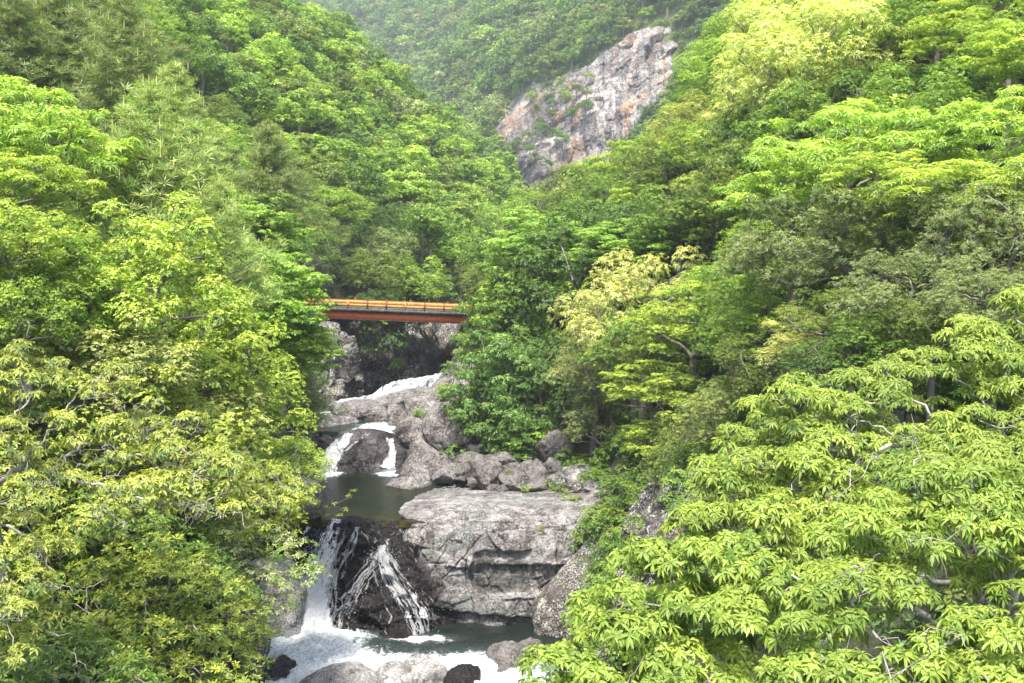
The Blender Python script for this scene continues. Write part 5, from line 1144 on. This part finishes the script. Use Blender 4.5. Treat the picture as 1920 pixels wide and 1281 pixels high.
LAND = [('the bridge', 740, 575), ('the landslide', 1150, 190), ('the notch where the slopes meet', 985, 345), ('the big chinquapin', 1545, 145), ('the tallest pine', 285, 300), ('the top left corner', 0, 0), ('the top edge centre', 700, 0), ('the left light green maple', 470, 560), ('the large dark evergreen', 1105, 520), ('the grey narrow leaved trees', 1650, 470), ('the blossoming tree', 1190, 625), ('the top right corner', 1920, 0), ('the left ridge line', 780, 175), ('the front pine foot', 300, 560), ('the middle of the left slope', 560, 260), ('the short slope pine', 505, 345)]
USED = set()
def unique(fmt, px, py):
    for L in sorted(LAND, key=lambda L: (L[1]-px)**2+(L[2]-py)**2)[:5]:
        s_ = fmt % where(px, py, L)
        if s_ not in USED and len(s_.split()) <= 16: break
    USED.add(s_); return s_
def where(px, py, L):
    n, x, y = L; dx, dy = px-x, py-y; dist = math.hypot(dx, dy)
    v = '' if abs(dy) < .4*abs(dx) else ('above' if dy < 0 else 'below'); h = '' if abs(dx) < .4*abs(dy) else ('left of' if dx < 0 else 'right of')
    q = 'touching' if dist < 40 else 'close' if dist < 75 else 'near' if dist < 115 else 'a bit' if dist < 160 else 'some way' if dist < 220 else 'far'
    return '%s %s %s' % (q, ' '.join(t for t in (v, h) if t).replace('above left', 'up left').replace('above right', 'up right').replace('below left', 'down left').replace('below right', 'down right') or 'beside', n.replace('the notch where the slopes meet', 'the notch between slopes'))
TW = {'mid': 'mid green', 'dark': 'dark green', 'olive': 'olive', 'yg': 'yellow green', 'grey': 'grey green', 'cool': 'cool green', 'brown': 'brownish', 'pale': 'pale cream green', 'bright': 'light green', 'yellow': 'yellow tipped', 'cream': 'cream green'}
pt_stuff = []
count = 0
for i in order:
    C, R, f = CAND[i]; px, py, _ = proj(C); px, py = px[0], py[0]; n = species_at(C[0], C[1], C[2], f)
    left = px < 980 and not (px > 900 and f < 130)
    pal = ['mid', 'yg', 'olive', 'dark', 'yg', 'yg', 'grey', 'mid', 'olive', 'yg', 'mid'] if left else ['mid', 'yg', 'olive', 'dark', 'yellow', 'mid', 'yg']
    tn = pal[int(rng.integers(len(pal)))]
    t = T[tn]; jit = rng.uniform(.95, 1.3); tint = mulc(t[0], jit); fl = mulc(t[1], jit)
    if vc[i] < 6 or count >= 300: pt_stuff.append((C, R, tint, fl, 0)); continue
    kind = 'far' if f > 135 else ('evergreen' if tn not in ('yellow', 'pale') else ('whorled' if tn == 'yellow' else 'chinquapin'))
    if kind == 'evergreen' and rng.random() < .16: kind = 'narrowleaf'
    size = 'wide' if R > 3.9 else 'small' if R < 3.0 else 'round'
    place(kind, C, R, {'far': 'broadleaf_tree'}.get(kind, NAMES.get(kind, 'broadleaf_tree')), tint, fl, unique('%s %s crowned tree ' % (size, TW[tn])+'%s', px, py), 'tree', 'trees covering the gorge slopes', zs=float(rng.uniform(.8, 1.1)), light=True)
    count += 1
mc = 0; mo = np.argsort(-vm)
for i in mo:
    C, R, f = MC[i]; px, py, _ = proj(C); px, py = px[0], py[0]
    tn = ['mid', 'cool', 'dark', 'olive', 'mid', 'cool', 'grey', 'yg', 'pale', 'dark'][int(rng.integers(10))]  # cool greens here put some of the distance haze into leaf colour
    if rng.random() > .55 and tn == 'pale': tn = 'grey'
    t = T[tn]; jit = rng.uniform(.75, 1.15); tint = mulc(t[0], jit); fl = mulc(t[1], jit)
    if vm[i] < 5: 
        if vm[i] < 1 and rng.random() < .4: continue
        pt_stuff.append((C, R, tint, fl, 1)); continue
    if mc < 120 and f < 480:
        place('vfar' if f > 420 else 'far', C, R, 'mountain_tree', tint, fl, unique('%s %s tree on hazy mountainside ' % ('tiny' if R < 3.6 else 'small' if R < 4.6 else 'broad', TW[tn])+'%s', px, py), 'tree', 'trees on the mountainside by the landslide', ground=C[2]-R*1.3, minh=1.5, light=True, zs=float(rng.uniform(.8, 1.2)))
        mc += 1
    else: pt_stuff.append((C, R, tint, fl, 1))
# undergrowth on the slopes, small mounds between the trees
ug = []
rng = r(900); area = np.linalg.norm(np.cross(A_[1:, :-1]-A_[:-1, :-1], A_[:-1, 1:]-A_[:-1, :-1]), axis=2); pa = (area/area.sum()).ravel()
sel = rng.choice(len(pa), 30000, p=pa); cell.clear()
for s_ in sel:
    a, b = s_//(TN-1), s_ % (TN-1); p = A_[a, b]; kk_ = b/(TN-1)*10
    if p[1] < 8 or p[1] > 230: continue
    if 46 < p[1] < 122 and 3.3 < kk_ < 6.6: continue
    if p[1] <= 46 and 4.2 < kk_ < 5.9: continue
    if p[1] >= 122 and 4.2 < kk_ < 6: continue
    px, py, f = proj(p); px, py, f = px[0], py[0], f[0]
    if (px < -150 or px > 2070) and not (f < 70 and -900 < px < 3200) or py < -300 or py > 2600: continue
    if 560 < px < 900 and f < 122 and py > 520: continue
    if not ok(p, 1.5): continue
    t = T[['dark', 'mid', 'olive', 'mid'][int(rng.integers(4))]]; ug.append((p+np.array([0, 0, .3]), rng.uniform(.9, 1.7)*(1.25 if f < 60 else 1), t[0], t[1], 0))
rng = r(901); area = np.linalg.norm(np.cross(Mg[1:, :-1]-Mg[:-1, :-1], Mg[:-1, 1:]-Mg[:-1, :-1]), axis=2); pa = (area/area.sum()).ravel(); cell.clear()
for s_ in rng.choice(len(pa), 160000, p=pa):
    a, b = s_//(Mg.shape[1]-1), s_ % (Mg.shape[1]-1); p = Mg[a, b]+(Mg[a+1, b]-Mg[a, b])*rng.random()+(Mg[a, b+1]-Mg[a, b])*rng.random()
    px, py, f = proj(p); px, py, f = px[0], py[0], f[0]
    if px < 880 or px > 1360 or py < -10 or py > 330 or in_poly(px, py-2, SCAR_POLY): continue
    if not ok(p, 2.4): continue
    t = T[['mid', 'mid', 'olive', 'yg'][int(rng.integers(4))]]; ug.append((p+np.array([0, 0, .4]), rng.uniform(1.3, 2.3), t[0], t[1], 0))
def instancer(name, data, protos, baseR, label, cat, group=None):
    P = np.array([d[0] for d in data]); me = bpy.data.meshes.new(name); me.vertices.add(len(P)); me.vertices.foreach_set('co', P.astype(np.float32).ravel())
    def fa(nm, typ, arr, fld):
        at = me.attributes.new(nm, typ, 'POINT'); at.data.foreach_set(fld, np.asarray(arr).ravel())
    rg = r(77); S = np.array([d[1] for d in data])/baseR
    fa('sc', 'FLOAT', S.astype(np.float32), 'value'); fa('rz', 'FLOAT', rg.uniform(0, 6.28, len(P)).astype(np.float32), 'value'); fa('pi', 'INT', rg.integers(0, len(protos), len(P)).astype(np.int32), 'value')
    for nm, k in (('tint', 2), ('flushc', 3)): fa(nm, 'FLOAT_COLOR', np.array([tuple(d[k])+(1,) for d in data], dtype=np.float32), 'color')
    o = obj(name, me); ng = bpy.data.node_groups.new(name, 'GeometryNodeTree')
    ng.interface.new_socket('Geometry', in_out='INPUT', socket_type='NodeSocketGeometry'); ng.interface.new_socket('Geometry', in_out='OUTPUT', socket_type='NodeSocketGeometry')
    N = ng.nodes; gi = N.new('NodeGroupInput'); go = N.new('NodeGroupOutput'); ip = N.new('GeometryNodeInstanceOnPoints'); jn = N.new('GeometryNodeJoinGeometry')
    for pr in protos:
        oi = N.new('GeometryNodeObjectInfo'); oi.inputs['Object'].default_value = pr; oi.inputs['As Instance'].default_value = True; ng.links.new(oi.outputs['Geometry'], jn.inputs[0])
    def na(nm, typ):
        a = N.new('GeometryNodeInputNamedAttribute'); a.data_type = typ; a.inputs[0].default_value = nm; return a.outputs[0]
    ng.links.new(gi.outputs[0], ip.inputs['Points']); ng.links.new(jn.outputs[0], ip.inputs['Instance']); ip.inputs['Pick Instance'].default_value = True
    ng.links.new(na('pi', 'INT'), ip.inputs['Instance Index']); cx = N.new('ShaderNodeCombineXYZ'); ng.links.new(na('rz', 'FLOAT'), cx.inputs[2]); ng.links.new(cx.outputs[0], ip.inputs['Rotation'])
    ng.links.new(na('sc', 'FLOAT'), ip.inputs['Scale']); ng.links.new(ip.outputs[0], go.inputs[0])
    md = o.modifiers.new('scatter', 'NODES'); md.node_group = ng; return tag(o, label, cat, group, 'stuff')
def crowns_of(kind):
    out = {}
    for root, C, R in PLACED:
        for c in root.children:
            if c.data and c.name.startswith('crown') and c.data in [p['crown'] for p in PROTO[kind]]: out.setdefault(c.data.name, c)
    return list(out.values())
bpy.context.view_layer.update()
fs = [d for d in pt_stuff if d[4] == 0]; ms_ = [d for d in pt_stuff if d[4] == 1]
if fs: instancer('slope_woodland', fs, crowns_of('far'), 4.0, 'green tree mass filling in behind the nearer trees on both slopes', 'woodland')
instancer('mountain_woodland', ms_, crowns_of('vfar') or crowns_of('far'), 4.0, 'hazy blue green woodland covering the far mountainside', 'woodland')
instancer('undergrowth', ug, crowns_of('shrub'), 1.35, 'dark leafy undergrowth on the ground between the trees', 'undergrowth')
print('COUNTS', count, mc, len(fs), len(ms_), len(ug), len(PLACED))

# ------------------------------------------------------------------ the air
HAZE_D = .00028
hz = bpy.data.materials.new('haze'); hz.use_nodes = True; ht = hz.node_tree; ht.nodes.clear(); ho = ht.nodes.new('ShaderNodeOutputMaterial'); pv = ht.nodes.new('ShaderNodeVolumePrincipled')
pv.inputs['Color'].default_value = (.86, .93, 1, 1); pv.inputs['Density'].default_value = HAZE_D; pv.inputs['Anisotropy'].default_value = .2; ht.links.new(pv.outputs[0], ho.inputs['Volume'])
mb = MB(); mb.box((100, 700, 260), (1500, 800, 330)); tag(obj('haze', mb.mesh('haze', hz, False)), kind='stuff')
